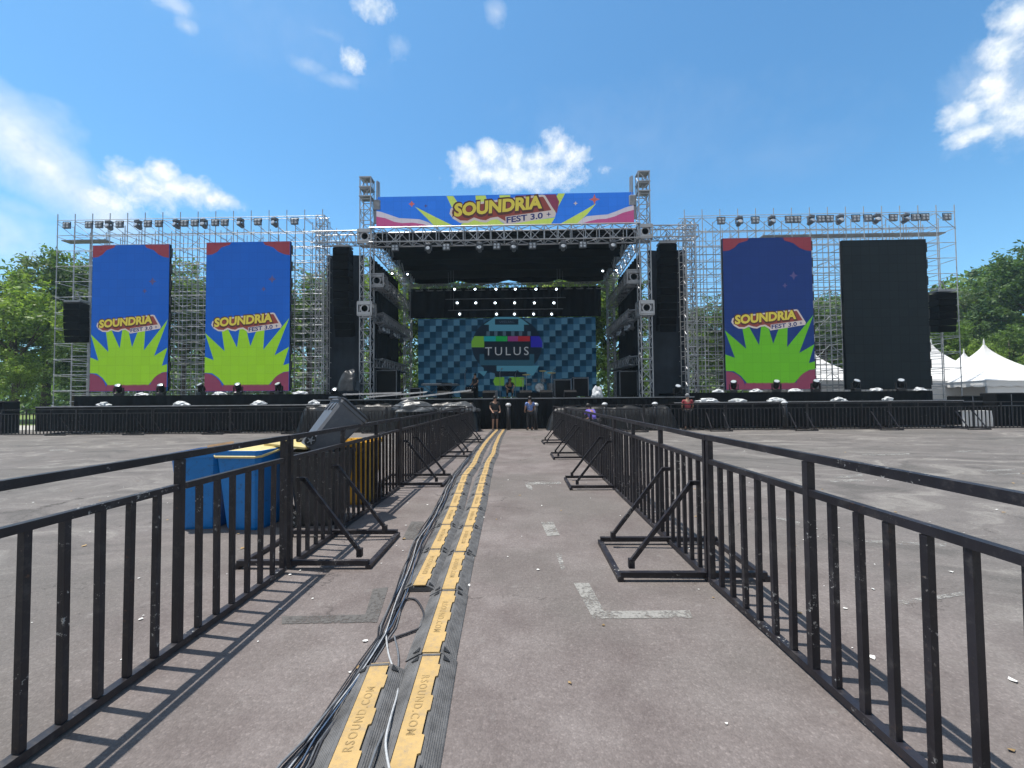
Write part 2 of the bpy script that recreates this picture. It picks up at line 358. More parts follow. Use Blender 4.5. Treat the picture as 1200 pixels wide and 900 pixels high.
# ------------------------------------------------------------------ steel crowd barriers
PL = 3.82
def make_barrier(side):
    """local +Y along the panel, side = direction of the walkway (+1: +X)"""
    t = thing('crowd_barrier', 'x', 'barrier')
    MB().bar((0, -.01, 1.245), (0, PL+.01, 1.248), .040, .044).build('top_rail', 'steel', t)
    MB().bar((0, 0, 1.045), (0, PL, 1.045), .040, .040).build('mid_rail', 'steel', t)
    MB().bar((0, 0, .036), (0, PL, .036), .05, .042).build('bottom_rail', 'steel', t)
    pm = MB().box((0, 0, .64), (.045, .045, 1.165)).build('post', 'steel', t, (0, .024, 0))
    for k in (1, 2, 3):
        p = pm.copy(); C.objects.link(p); p.location.y = .024+k*(PL-.048)/3
    bm_ = MB().box((0, 0, .541), (.033, .033, .964)).build('bar', 'steel', t, (0, .18, 0)); first = True
    for k in range(3):
        for j in range(1, 7):
            b = bm_ if first else bm_.copy()
            if not first: C.objects.link(b)
            first = False; b.location.y = .024+(k+j/7)*(PL-.048)/3+random.uniform(-.006, .006); b.rotation_euler = (R(random.uniform(-.45, .45)), R(random.uniform(-.3, .3)), R(random.uniform(-3, 3))); b.location.z = random.uniform(-.002, .002)
    s = side; f = MB(); y0, y1 = .03, 1.0
    f.bar((-s*.50, y0, .058), (s*.76, y0, .058), .05, .045); f.bar((-s*.50, y1, .058), (s*.76, y1, .058), .05, .045)
    f.bar((s*.76, y0-.026, .0235), (s*.76, y1+.026, .0235), .05, .045); f.bar((-s*.50, y0-.026, .0235), (-s*.50, y1+.026, .0235), .05, .045)
    f.build('base_frame', 'steel', t)
    for y in (.12, .91):
        b = MB(); b.bar((s*.64, y, .08), (s*.64, y, .16), .05); b.bar((s*.645, y, .13), (s*.09, y, .835), .036); b.bar((s*.11, y, .83), (s*.018, y, .83), .036)
        b.build('brace', 'steel', t)
    return t
bl = make_barrier(1); br = make_barrier(-1)
GL, GR, GF = 'steel barriers along the left of the walkway', 'steel barriers along the right of the walkway', 'steel barriers across the front of the wings'
for k in range(5):
    o = bl if k == 0 else dup(bl)
    o.location = (-2.24+random.uniform(-.01, .01), .32+3.88*k, 0); o.rotation_euler.z = R(random.uniform(-.25, .25))
    o['label'] = f'black steel barrier panel, {ORD[k]} from the viewer in the row left of the walkway'; o['group'] = GL
for k in range(5):
    o = br if k == 0 else dup(br)
    o.location = ((1.735, 1.60, 1.59, 1.57, 1.50)[k], .08+3.84*k, 0); o.rotation_euler.z = R((2.0, .15, .3, 1., 2.4)[k])
    o['label'] = f'black steel barrier panel, {ORD[k]} from the viewer in the row right of the walkway'; o['group'] = GR
for k in range(6):
    dup(bl, (-2.75-3.84*k, 21.35+.03*(k % 2), 0), R(90), f'black steel barrier across the left wing, {ORD[k]} panel out from the walkway', GF)
for k in range(6):
    dup(br, (1.95+3.84*(k+1), 21.35+.03*(k % 2), 0), R(90), f'black steel barrier across the right wing, {ORD[k]} panel out from the walkway', GF)

# ------------------------------------------------------------------ text
def text_polys(body, offset=0.0, space=1.0):
    cu = bpy.data.curves.new('text', 'FONT'); cu.body = body; cu.size = 1; cu.offset = offset; cu.space_character = space
    cu.resolution_u = 3; cu.fill_mode = 'FRONT'
    o = bpy.data.objects.new('text', cu); C.objects.link(o)
    dg = bpy.context.evaluated_depsgraph_get(); me = bpy.data.meshes.new_from_object(o.evaluated_get(dg))
    vs = [v.co.copy() for v in me.vertices]; fs = [tuple(p.vertices) for p in me.polygons]
    bpy.data.objects.remove(o); bpy.data.meshes.remove(me); bpy.data.curves.remove(cu)
    return vs, fs
def fit_text(body, w, h, offset=0.0, space=1.0, ref=None):
    """text scaled into a w x h rectangle centred on 0; ref: text bounds taken from the same text without offset"""
    vs, fs = text_polys(body, offset, space); rv = text_polys(body, 0, space)[0] if offset else vs
    x0, x1 = min(v.x for v in rv), max(v.x for v in rv); y0, y1 = min(v.y for v in rv), max(v.y for v in rv)
    return [((v.x-(x0+x1)/2)/(x1-x0)*w, (v.y-(y0+y1)/2)/(y1-y0)*h) for v in vs], fs

# ------------------------------------------------------------------ LED graphics
M['g_blue'] = glow('screen_blue', (22, 82, 172)); M['g_bluedim'] = glow('screen_dim_blue', (27, 50, 108)); M['g_green'] = glow('screen_lime', (130, 182, 40))
M['g_greendim'] = glow('screen_dim_green', (88, 160, 36))
M['g_maroon'] = glow('screen_maroon', (118, 58, 82)); M['g_red'] = glow('screen_dark_red', (124, 56, 68)); M['g_cream'] = glow('logo_cream', (178, 172, 172), 1, False)
M['g_logored'] = glow('logo_red_brown', (122, 62, 58), 1, False); M['g_yellow'] = glow('logo_yellow', (186, 176, 74), 1, False); M['g_navy'] = glow('logo_navy', (40, 50, 104), 1, False)
M['g_dark'] = glow('logo_dark_edge', (74, 48, 48), 1, False); M['g_bronze'] = glow('star_bronze', (78, 74, 120), 1, False)
def inset(q, d):
    n = len(q); out = []; ar = sum(q[i][0]*q[(i+1) % n][1]-q[(i+1) % n][0]*q[i][1] for i in range(n)); sg = 1 if ar > 0 else -1
    for i in range(n):
        p0, p1, p2 = Vector(q[i-1]), Vector(q[i]), Vector(q[(i+1) % n]); e1, e2 = (p1-p0).normalized(), (p2-p1).normalized()
        n1_, n2_ = Vector((-e1.y, e1.x))*sg, Vector((-e2.y, e2.x))*sg; b_ = (n1_+n2_); b_ = b_/max(.5, b_.length_squared/2)
        out.append(tuple(p1+b_*d))
    return out
def logo(parent, cx, cz, w, y, th=.02, dim=1.0):
    """festival logo in the XZ plane: pale outline, red backing, yellow letters and the small line below"""
    raw = [(528, 250), (529.5, 244), (534, 241), (545, 239), (600, 233), (637, 229.5), (640, 230.5), (652.5, 252), (651.5, 256), (593, 265), (591.5, 262), (584, 257.5), (577, 258.5), (571, 261.5), (564, 260.5), (557, 258), (550, 261.5), (540, 261), (532, 256)]
    k = w/124.; q = [((a-590)*k, -(b-247.5)*k) for a, b in raw]
    MB().prism([(cx+a, cz+b) for a, b in q], y, th).build('logo_outline', 'g_cream', parent)
    MB().prism([(cx+a, cz+b) for a, b in inset(q, 2.6*k)], y-th, .006).build('logo_backing', 'g_logored', parent)
    def put(name, body, w2, h2, ox, oz, ang, mat, yy, off, shear=.0, arch=0., space=1.):
        pv, fs = fit_text(body, w2*k, h2*k, off, space); ca, sa = math.cos(ang), math.sin(ang); vs = []
        for a, b in pv:
            a += shear*b; b *= 1+arch*(a/(w2*k))
            vs.append((cx+ox*k+a*ca-b*sa, yy, cz+oz*k+a*sa+b*ca))
        MB().add(vs, fs).build(name, mat, parent)
    put('lettering', 'SOUNDRIA', 103, 16.5, -5, 4.6, R(4.5), 'g_dark', y-th-.012, .095, .12, 0, 1.0)
    put('lettering', 'SOUNDRIA', 101, 14, -5, 5.2, R(4.5), 'g_yellow', y-th-.018, .045, .12, 0, 1.0)
    bq = [(593.5, 255), (650, 248), (651, 256), (594, 264)]
    MB().prism([(cx+(a-590)*k, cz-(b-247.5)*k) for a, b in bq], y-th-.006, .006).build('logo_label', 'g_cream', parent)
    put('lettering', 'FEST 3.0', 42, 6.6, 26, -9.2, R(6.5), 'g_navy', y-th-.018, .03, .1, 0, 1.0)
    s = [(math.cos(i*math.pi/4)*(3.2 if i % 2 == 0 else .9), math.sin(i*math.pi/4)*(3.2 if i % 2 == 0 else .9)) for i in range(8)]
    MB().prism([(cx+(54+a)*k, cz+(-5.6+b)*k) for a, b in s], y-th-.013, .005).build('logo_star', 'g_navy', parent)
def star(cx, cz, r, inner=.3, n=4): return [(cx+math.cos(i*math.pi/n+math.pi/2)*(r if i % 2 == 0 else r*inner), cz+math.sin(i*math.pi/n+math.pi/2)*(r if i % 2 == 0 else r*inner)) for i in range(2*n)]
SY = 25.0
def led_banner(x0, x1, yt, yb, label, lit=True, blue='g_blue', green='g_green'):
    a = P(x0, yb, SY); b = P(x1, yt, SY); w = b.x-a.x; h = b.z-a.z
    t = thing('led_screen', label, 'led screen', (a.x, SY, a.z), group='tall screens on the wing scaffolds')
    MB().box((w/2, .11, h/2), (w, .16, h)).build('cabinet', 'speaker', t)
    side = MB()
    for k in range(9): side.box((-.07 if False else w+.05, .10, h*(k+.5)/9), (.09, .10, h/9*.55))
    side.build('latch_rail', 'lampblack', t)
    face = MB().box((w/2, .015, h/2), (w-.01, .03, h-.01)).build('screen_face', blue if lit else 'g_off', t)
    if not lit: return t
    def U(u, v): return (u*w, v*h)
    sb = [(0, .125), (0, .232), (.107, .209), (0, .39), (.236, .267), (.193, .422), (.264, .422), (.381, .290), (.414, .434), (.479, .434), (.539, .298), (.621, .419), (.707, .422), (.693, .275), (.998, .484), (.826, .236), (.998, .292), (.93, .17), (.998, .182), (.998, .13), (.93, .125), (.84, .09), (.76, .04), (.24, .04), (.17, .09), (.09, .122)]
    MB().prism([U(*q) for q in sb], -.002, .008).build('sunburst', green, face)
    for q in ([(0, 0)]+[(.22*math.cos(t_)*1.0, .122*math.sin(t_)) for t_ in [i*math.pi/20 for i in range(11)]], [(1, 0)]+[(1-.23*math.cos(t_), .128*math.sin(t_)) for t_ in [i*math.pi/20 for i in range(10, -1, -1)]]):
        q = [(min(max(u, .002), .998), max(v, .002)) for u, v in q]
        MB().prism([U(*p) for p in q], -.011, .006).build('corner_disc', 'g_maroon', face)
    MB().prism([U(*p) for p in ((.2, .002), (.8, .002), (.78, .045), (.22, .045))], -.004, .006).build('foot_band', 'g_maroon', face)
    for q in ([(.002, .998), (.002, .915), (.07, .918), (.13, .935), (.18, .965), (.28, .982), (.30, .998)], [(.998, .998), (.998, .905), (.93, .912), (.86, .93), (.80, .96), (.70, .978), (.68, .998)]):
        MB().prism([U(*p) for p in q], -.002, .006).build('corner_disc', 'g_red', face)
    MB().prism(star(.79*w, .745*h, .028*h, .42), -.002, .006).build('star', 'g_bronze', face)
    MB().prism(star(.69*w, .68*h, .018*h, .42), -.002, .006).build('star', 'g_bronze', face)
    logo(face, .49*w, .453*h, .83*w, -.012, .012)
    return t
def off_mat():
    m, nt, p = new_mat('dark_led_face'); p.inputs['Roughness'].default_value = .55; p.inputs['Specular IOR Level'].default_value = .18
    w = N(nt, 'ShaderNodeTexBrick'); w.inputs['Scale'].default_value = 1.0; w.offset = 0
    w.inputs['Brick Width'].default_value = .5; w.inputs['Row Height'].default_value = .5; w.inputs['Mortar Size'].default_value = .012
    w.inputs['Color1'].default_value = (.017, .025, .030, 1); w.inputs['Color2'].default_value = (.013, .020, .025, 1); w.inputs['Mortar'].default_value = (.008, .010, .012, 1)
    mp = N(nt, 'ShaderNodeMapping'); mp.inputs['Rotation'].default_value = (R(-90), 0, 0)
    nt.links.new(objcoord(nt), mp.inputs['Vector']); nt.links.new(mp.outputs[0], w.inputs['Vector']); nt.links.new(w.outputs['Color'], p.inputs['Base Color']); return m
M['g_off'] = off_mat()
led_banner(105, 198.5, 286, 459, 'blue screen with green sunburst and logo, outermost on the left scaffold')
led_banner(239.5, 340, 282.5, 459, 'blue screen with green sunburst and logo, inner one on the left scaffold beside the stage')
led_banner(851, 950.5, 277.5, 457, 'blue screen with green sunburst and logo on the right scaffold', True, 'g_bluedim', 'g_greendim')
led_banner(992.5, 1085, 280, 456.5, 'switched off plain dark grey screen on the right scaffold', False)

# ------------------------------------------------------------------ wing scaffolds
def scaffold(xa, xb, label, ztop, mirror):
    X0 = P(xa, 458, 26).x; X1 = P(xb, 458, 26).x; n = 15; L = X1-X0
    t = thing('scaffold', label, 'scaffold', (X0, 25.55, 0)); rows = (0, 1.0, 2.0, 3.0)
    r = .025
    for i in range(n+1):
        x = L*i/n
        o = MB()
        for j, y in enumerate(rows):
            top = ztop+.45 if j == 0 else ztop+.1
            o.tube((x, y, 0), (x, y, top), r); o.box((x, y, .02), (.16, .16, .03))
        for k in range(14):
            z = .4+k*(ztop-.4)/13
            o.tube((x, 0, z), (x, rows[1], z), .019, 5); o.tube((x, rows[1], z-.22), (x, rows[2], z-.22), .019, 5); o.tube((x, rows[2], z-.4), (x, rows[3], z-.4), .019, 5)
        o.build('ladder_frame', 'galv', t)
    for k in range(14):
        z = .45+k*(ztop-.4)/13
        for j, y in enumerate(rows):
            zz = z + (0, .28, -.18, -.42)[j]
            MB().tube((0, y-.05, zz), (L, y-.05, zz), .019, 5).build('ledger', 'galv', t)
            if j in (1, 3) and k < 11: MB().tube((0, y-.05, zz+.46), (L, y-.05, zz+.46), .017, 5).build('ledger', 'galv', t)
    for k in range(1, 14, 2):
        z = .4+k*(ztop-.4)/13
        o = MB()
        for i in range(n):
            a, b = (L*i/n, L*(i+1)/n) if (i+k) % 2 else (L*(i+1)/n, L*i/n)
            o.tube((a, rows[3]+.05, z), (b, rows[3]+.05, z-.95), .017, 5)
        o.build('brace', 'galv', t)
    o = MB()
    for i in range(n): o.tube((L*i/n, -.05, ztop-.1), (L*(i+1)/n, -.05, ztop-.95), .017, 5)
    o.build('brace', 'galv', t)
    xs = (0, L*.17) if not mirror else (L*.3, L*.98)
    MB().box(((xs[0]+xs[1])/2, .5, ztop-1.05), (xs[1]-xs[0], .55, .06)).build('plank', 'alu_dull', t)
    return t, X0, X1
zl = P(220, 257, 25.55).z; zr = P(960, 252, 25.55).z
scaffold(72, 381, 'tall grey tube scaffold carrying the two lit screens left of the stage', zl, False)
scaffold(803, 1118, 'tall grey tube scaffold carrying one lit and one dark screen right of the stage', zr, True)

# ------------------------------------------------------------------ lamps
def make_lamp(name, lit=False, grey=False, scale=1.0, hang=True):
    """moving head lamp: yoke base, two-arm yoke, tilted head with lens; hangs below its origin or stands on it"""
    t = thing(name, 'x', 'stage lamp'); s = -1 if hang else 1; hm = 'lampgrey' if grey else 'lampblack'
    k = scale
    MB().cbox((0, 0, s*.08*k), (.36*k, .34*k, .16*k), .03*k).build('base', hm, t)
    y = MB()
    for e in (-1, 1): y.bar((e*.21*k, 0, s*.12*k), (e*.21*k, 0, s*.46*k), .05*k, .12*k)
    y.bar((-.23*k, 0, s*.15*k), (.23*k, 0, s*.15*k), .12*k, .05*k); y.build('yoke', hm, t)
    rot = Matrix.Rotation(R(70 if hang else 35), 3, 'X')
    c = Vector((0, 0, s*.42*k))
    h = MB().lathe([(.05*k, -.24*k), (.13*k, -.21*k), (.155*k, -.05*k), (.15*k, .12*k), (.165*k, .14*k), (.165*k, .2*k)], 14, c, rot).build('head', hm, t, smooth=True)
    MB().lathe([(.14*k, .195*k), (.13*k, .222*k), (.05*k, .235*k)], 14, c, rot).build('lens', 'lit' if lit else 'lens', h)
    if hang:
        cl = MB(); cl.bar((0, 0, 0), (0, 0, .10*k), .04*k); cl.build('clamp', 'alu_dull', t)
    return t
def make_blinder(name):
    t = thing(name, 'x', 'stage lamp')
    MB().cbox((0, .02, -.22), (.42, .16, .34), .03).build('housing', 'lampgrey', t)
    l = MB()
    for a in (-.1, .1):
        for b in (-.30, -.14): l.lathe([(.07, 0), (.05, .02)], 10, (a, -.062, b), Matrix.Rotation(R(90), 3, 'X'))
    l.build('lens', 'lens', t); b = MB(); b.bar((-.23, .02, -.2), (-.23, .02, 0), .03); b.bar((.23, .02, -.2), (.23, .02, 0), .03); b.bar((-.24, .02, 0), (.24, .02, 0), .03); b.build('bracket', 'lampblack', t)
    return t
lampA = make_lamp('moving_head_lamp', grey=True, scale=.88); lampB = make_blinder('blinder_lamp')
used = set()
def place(proto, loc, label, group, rz=0):
    if proto.name in used: return dup(proto, loc, rz, label, group)
    used.add(proto.name); proto.location = loc; proto.rotation_euler.z = rz; proto['label'] = label; proto['group'] = group; return proto
LP = [78, 104, 116, 128, 140, 162, 173, 186, 207, 216, 228, 239, 252, 263, 282, 302, 322, 345]; LK = 'bbbabababaababaab'
LK = ['b', 'b', 'b', 'a', 'b', 'a', 'b', 'b', 'a', 'b', 'b', 'a', 'b', 'b', 'a', 'b', 'a', 'b']
na = nb = 0
for px, k in zip(LP, LK):
    yy = 262 + (px-78)*(-4/267.)
    loc = P(px, yy, 25.45); loc.z = zl-.06
    if k == 'a': place(lampA, loc, f'moving head lamp with big round lens, {ORD[na]} from the left along the left scaffold top', 'lamps on the left scaffold top', R(random.uniform(-15, 15))); na += 1
    else: place(lampB, loc, f'small square grey lamp, {ORD[nb]} from the left along the left scaffold top', 'lamps on the left scaffold top'); nb += 1
RP = [(845, 'b'), (866, 'a'), (885, 'b'), (904, 'a'), (925, 'b'), (934, 'b'), (950, 'a'), (962, 'b'), (972, 'b'), (984, 'a'), (1003, 'b'), (1017, 'b'), (1027, 'a'), (1047, 'b'), (1061, 'a'), (1073, 'b'), (1084, 'b'), (1110, 'b')]
na = nb = 0
for px, k in RP:
    loc = P(px, 252, 25.45); loc.z = zr-.06
    if k == 'a': place(lampA, loc, f'moving head lamp with big round lens, {ORD[na]} from the left along the right scaffold top', 'lamps on the right scaffold top', R(random.uniform(-15, 15))); na += 1
    else: place(lampB, loc, f'small square grey lamp, {ORD[nb]} from the left along the right scaffold top', 'lamps on the right scaffold top'); nb += 1

# ------------------------------------------------------------------ trusses
def truss(name, a, b, w, label, cat='truss', bay=.55, mat='alu', sleeves=(), r=.035, group=None, sleevemat='alu'):
    a = Vector(a); b = Vector(b); d = (b-a); L = d.length; d.normalize()
    up = Vector((0, 0, 1)) if abs(d.z) < .9 else Vector((0, 1, 0))
    e = d.cross(up).normalized(); u = e.cross(d)
    t = thing(name, label, cat, a, group=group); h = w/2
    cor = [(-h, -h), (h, -h), (h, h), (-h, h)]; pt = lambda s, c: d*s + e*c[0] + u*c[1]
    for c in cor: MB().tube(pt(0, c), pt(L, c), r).build('chord', mat, t)
    n = max(2, round(L/bay))
    for f in range(4):
        c0, c1 = cor[f], cor[(f+1) % 4]; m = MB()
        for i in range(n):
            s0, s1 = L*i/n, L*(i+1)/n
            m.tube(pt(s0, c0 if i % 2 == 0 else c1), pt(s1, c1 if i % 2 == 0 else c0), r*.62, 5)
            m.tube(pt(s1, c0), pt(s1, c1), r*.62, 5)
        m.build('lacing', mat, t)
    for s in sleeves:
        m = MB(); k = w*1.28/2; q = .07; z = s*L; S = w*1.25
        for o in (-S/2, S/2):
            for x0, y0, x1, y1 in ((-k, -k, k, -k), (k, -k, k, k), (k, k, -k, k), (-k, k, -k, -k)):
                m.bar(pt(z+o, (x0, y0)), pt(z+o, (x1, y1)), q)
        for c in ((-k, -k), (k, -k), (k, k), (-k, k)): m.bar(pt(z-S/2, c), pt(z+S/2, c), q)
        for sg in (-1, 1):
            cc = pt(z, (0, 0)) + Vector((0, sg*k*1.02, 0))
            m.lathe([(S*.34, 0), (S*.34, .04), (S*.24, .04), (S*.24, 0)], 16, cc - Vector((0, .02*sg, 0)), Matrix.Rotation(R(90*sg), 3, 'X'))
            m.bar(cc + Vector((-S*.45, 0, S*.36)), cc + Vector((S*.45, 0, S*.36)), .09, .13); m.bar(cc + Vector((-S*.45, 0, -S*.36)), cc + Vector((S*.45, 0, -S*.36)), .09, .13)
        m.build('sleeve_block', sleevemat, t)
    return t
TY = 25.5
TLx, TRx = P(430, 330, TY).x, P(755, 330, TY).x; TZ = P(430, 211, TY).z
zr0, zr1 = P(590, 285, TY).z, P(590, 268.5, TY).z      # main roof truss bottom / top
zc = (zr0+zr1)/2; tw = zr1-zr0
truss('truss_tower', (TLx, TY, 0), (TLx, TY, TZ), .62, 'aluminium lattice tower at the left front corner of the main stage', 'truss tower', .62, sleeves=(zc/TZ, P(430, 363, TY).z/TZ))
truss('truss_tower', (TRx, TY, 0), (TRx, TY, TZ), .62, 'aluminium lattice tower at the right front corner of the main stage', 'truss tower', .62, sleeves=(zc/TZ, P(758, 362, TY).z/TZ))
for X, lab in ((TLx, 'left'), (TRx, 'right')):
    t = thing('chain_hoist', f'chain hoist head on top of the {lab} lattice tower beside the banner', 'hoist', (X, TY, TZ))
    m = MB(); m.box((0, 0, .03), (.70, .70, .06)); m.box((0, 0, -.55), (.72, .72, .06)); m.box((0, 0, -1.1), (.72, .72, .06)); m.tube((0, 0, -1.09), (0, 0, .02), .045); m.build('head_plate', 'alu', t)
    m = MB(); s = 1 if lab == 'left' else -1
    m.cbox((s*.62, 0, -1.55), (.42, .4, .6), .05); m.bar((s*.62, 0, -1.3), (s*.62, 0, -.1), .12); m.bar((s*.5, 0, -2.6), (s*.5, 0, -1.8), .16); m.build('motor', 'alu_dull', t)
    m = MB(); m.path([(s*.62, -.1, -.1), (s*.64, -.1, -1.2)], .03); m.path([(s*.7, .1, -.1), (s*.74, .1, -2.4)], .03); m.build('chain', 'alu', t)
OLx, ORx = P(377, 330, TY+.6).x, P(808, 330, TY+.6).x
truss('truss_tower', (OLx, TY+.6, 0), (OLx, TY+.6, P(377, 254, TY+.6).z), .5, 'slim aluminium lattice tower between the left scaffold and the black speaker bay', 'truss tower', .5, 'alu')
truss('truss_tower', (ORx, TY+.6, 0), (ORx, TY+.6, P(808, 258, TY+.6).z), .5, 'slim aluminium lattice tower between the right scaffold and the black speaker bay', 'truss tower', .5, 'alu')
truss('roof_truss', (TLx+.32, TY-.15, zc), (TRx-.32, TY-.15, zc), tw, 'long aluminium front truss spanning the stage under the banner', 'truss', .78, r=.04)
truss('roof_truss', (OLx-.2, TY-.05, zc), (TLx-.33, TY-.05, zc), tw*.8, 'short aluminium truss above the left speaker bay', 'truss', .5)
truss('roof_truss', (TRx+.33, TY-.05, zc), (ORx+.2, TY-.05, zc), tw*.8, 'short aluminium truss above the right speaker bay', 'truss', .5)
RY = 33.2
Lx, Rx = TLx+.55, TRx-.55
truss('roof_truss', (Lx-.1, TY+.5, zc-.15), (Lx-.1, RY+.3, zc-.5), .75, 'aluminium side truss running back along the left edge of the roof', 'truss', .6)
truss('roof_truss', (Rx+.1, TY+.5, zc-.15), (Rx+.1, RY+.3, zc-.5), .75, 'aluminium side truss running back along the right edge of the roof', 'truss', .6)
z2 = P(436, 329, TY).z
for X, lab in ((Lx+.05, 'left'), (Rx-.05, 'right')):
    truss('side_truss', (X, TY+.2, z2), (X, TY+6.2, z2-.2), .6, f'aluminium side truss at upper height inside the {lab} stage wing', 'truss', .5, 'alu_dull', sleeves=(.02,), sleevemat='alu_dull')
    truss('side_truss', (X, TY+.2, P(436, 371, TY).z), (X, TY+7.2, P(436, 371, TY).z-.1), .55, f'aluminium side truss at middle height inside the {lab} stage wing', 'truss', .4, 'alu_dull')
    truss('side_truss', (X, TY+.2, P(436, 425, TY).z), (X, TY+6.2, P(436, 425, TY).z), .5, f'dull low side truss just above deck inside the {lab} stage wing', 'truss', .5, 'alu_dull')
    truss('truss_tower', (X+(-.2 if lab == 'left' else .2), RY, 0), (X+(-.2 if lab == 'left' else .2), RY, zc), .5, f'rear {lab} lattice tower beside the stage screen', 'truss tower', .55, 'alu_dull')
truss('roof_truss', (Lx, RY, zc-1.05), (Rx, RY, zc-1.05), .5, 'rear lighting truss under the roof with lamps below', 'truss', .5, 'alu_dull')
# roof sheet with a hanging scalloped rear edge
zroof = zc-.1
t = thing('stage_roof', 'black sheet roof stretched over the main stage', 'roof', (0, 0, 0))
m = MB(); nx, ny = 30, 14; vs = []
for j in range(ny+1):
    for i in range(nx+1):
        u, v = i/nx, j/ny; x = TLx+.3+(TRx-TLx-.6)*u; sag = -.10*abs(math.sin(u*math.pi*5)) - .10*abs(math.sin(v*math.pi*3))
        vs.append((x, TY+.35+(RY+.6-TY)*v, zroof+.35+sag-.35*v))
m.add(vs, [(j*(nx+1)+i, j*(nx+1)+i+1, (j+1)*(nx+1)+i+1, (j+1)*(nx+1)+i) for j in range(ny) for i in range(nx)]); m.build('roof_sheet', 'roofcloth', t, smooth=True)
m = MB()
for yy in (TY+2.6, TY+5.1): m.box(((TLx+TRx)/2, yy, zroof-.12), (TRx-TLx-1.3, .12, .5))
m.build('cross_beam', 'roofcloth', t)
fv = MB(); fv.box(((TLx+TRx)/2, TY+.45, (zr0+zr1)/2+.03), (TRx-TLx-.5, .03, zr1-zr0+.12)); fv.build('front_valance', 'roofcloth', t)
m = MB(); vs = []; nx = 60; xa, xb = TLx+.3, TRx-.3
for i in range(nx+1):
    u = i/nx; x = xa+(xb-xa)*u; dr = .25+.32*abs(math.sin(u*math.pi*4))
    vs += [(x, RY+.58, zroof+.0), (x, RY+.58+.04*math.sin(u*90), zroof-dr)]
m.add(vs, [(2*i, 2*i+2, 2*i+3, 2*i+1) for i in range(nx)]); m.build('valance', 'roofcloth', t)

# top banner
BY = TY-.1
a = P(441, 266.5, BY); b = P(742.5, 225, BY); bw, bh = b.x-a.x, b.z-a.z+.0
t = thing('top_banner', 'wide blue banner with festival logo above the main stage roof', 'banner', (a.x, BY, a.z))
m = MB(); m.box((bw/2, .09, bh/2), (bw, .12, bh))
for k in range(7): m.bar((bw*k/6*.98+.1, .2, 0), (bw*k/6*.98+.1, .2, bh), .06)
m.build('backing', 'speaker', t)
M['b_blue'] = glow('banner_blue', (44, 112, 214)); M['b_green'] = glow('banner_lime', (174, 198, 96)); M['b_cream'] = glow('banner_cream', (182, 180, 196)); M['b_red'] = glow('banner_red', (166, 78, 128)); M['b_orange'] = glow('banner_orange', (174, 96, 92), 1, False)
face = MB().box((bw/2, .012, bh/2), (bw-.01, .03, bh-.01)).build('banner_face', 'b_blue', t)
def B(px, py): return ((px-441)/301.5*bw, (266.5-(py+(px-591)*.0045))/41.5*bh)
def bp(name, pts, mat, y, th=.006):
    pts = [(min(max(x, .006), bw-.006), min(max(z, .006), bh-.006)) for x, z in (B(*p) for p in pts)]
    MB().prism(pts, y, th).build(name, mat, face)
bp('wave_stripe', [(441, 245), (446, 246), (456, 250), (468, 255), (480, 256), (492, 257), (502, 261), (509, 266), (441, 267)], 'b_cream', -.004)
bp('wave', [(441, 252.5), (452, 255), (462, 260), (472, 262), (484, 261.5), (497, 264), (503, 267), (441, 267)], 'b_red', -.011)
bp('wave_stripe', [(743, 242), (733, 245), (722, 250), (712, 254), (700, 255), (688, 256), (680, 261), (672, 267), (743, 267)], 'b_cream', -.004)
bp('wave', [(743, 248.5), (730, 252), (720, 257), (710, 260), (700, 260.5), (690, 263), (682, 267), (743, 267)], 'b_red', -.011)
bp('sun_ray', [(487, 240), (512, 255), (531, 266), (509, 266), (500, 255)], 'b_green', -.018)
bp('sun_ray', [(699, 239), (684, 249), (657, 266), (676, 266), (688, 254)], 'b_green', -.018)
for q in ([(524, 226), (532, 226), (540, 240), (530, 241)], [(558, 226), (570, 226), (573, 238), (559, 238)], [(586, 226), (599, 226), (598, 236), (588, 236)], [(655, 224), (663, 224), (650, 253), (646, 240)], [(541, 264), (556, 258), (583, 258), (594, 267), (541, 267)], [(596, 265), (651, 257), (646, 267), (596, 267)]):
    bp('sun_ray', q, 'b_green', -.004)
bp('maroon_patch', [(600, 233), (606, 227), (652, 226), (656, 236), (653, 252), (640, 230)], 'g_maroon', -.013, .004)  # maroon area of the banner artwork beside the logo
MB().prism(star(*B(483, 236), .19, .5), -.004, .006).build('star', 'b_orange', face); MB().prism(star(*B(697, 233.5), .32, .35), -.004, .006).build('star', 'b_orange', face)
MB().prism(star(*B(675, 238.5), .13, .4), -.004, .006).build('star', 'g_cream', face); MB().prism(star(*B(499.5, 239), .12, .4), -.004, .006).build('star', 'g_bronze', face)
c = B(589.5, 247); logo(face, c[0], c[1], 124/301.5*bw, -.028, .015)

# ------------------------------------------------------------------ main stage
DZ = 1.62
SX0, SX1 = P(372, 480, 23.6).x, P(812, 480, 23.6).x
t = thing('main_stage', 'black skirted main stage platform under the lattice roof', 'stage', ((SX0+SX1)/2, 23.4, 0)); W = SX1-SX0
MB().box((0, 5.4, DZ-.06), (W, 10.8, .12)).build('deck', 'speaker', t)
def curtain(x0, x1, z0, z1, y, amp=.05, per=.45, n=None):
    n = n or max(4, int((x1-x0)/.09)); m = MB(); vs = []
    for i in range(n+1):
        x = x0+(x1-x0)*i/n; w = amp*math.sin(x*6.283/per+1.3*math.sin(x*1.1))
        vs += [(x, y+w*1.3, z0), (x, y+w, z1)]
    return m.add(vs, [(2*i, 2*i+2, 2*i+3, 2*i+1) for i in range(n)])
curtain(-W/2, W/2, 0.02, DZ-.1, -.03).build('skirt', 'cloth', t)
MB().box((0, -.02, DZ-.02), (W, .06, .05)).build('edge_trim', 'alu_dull', t)
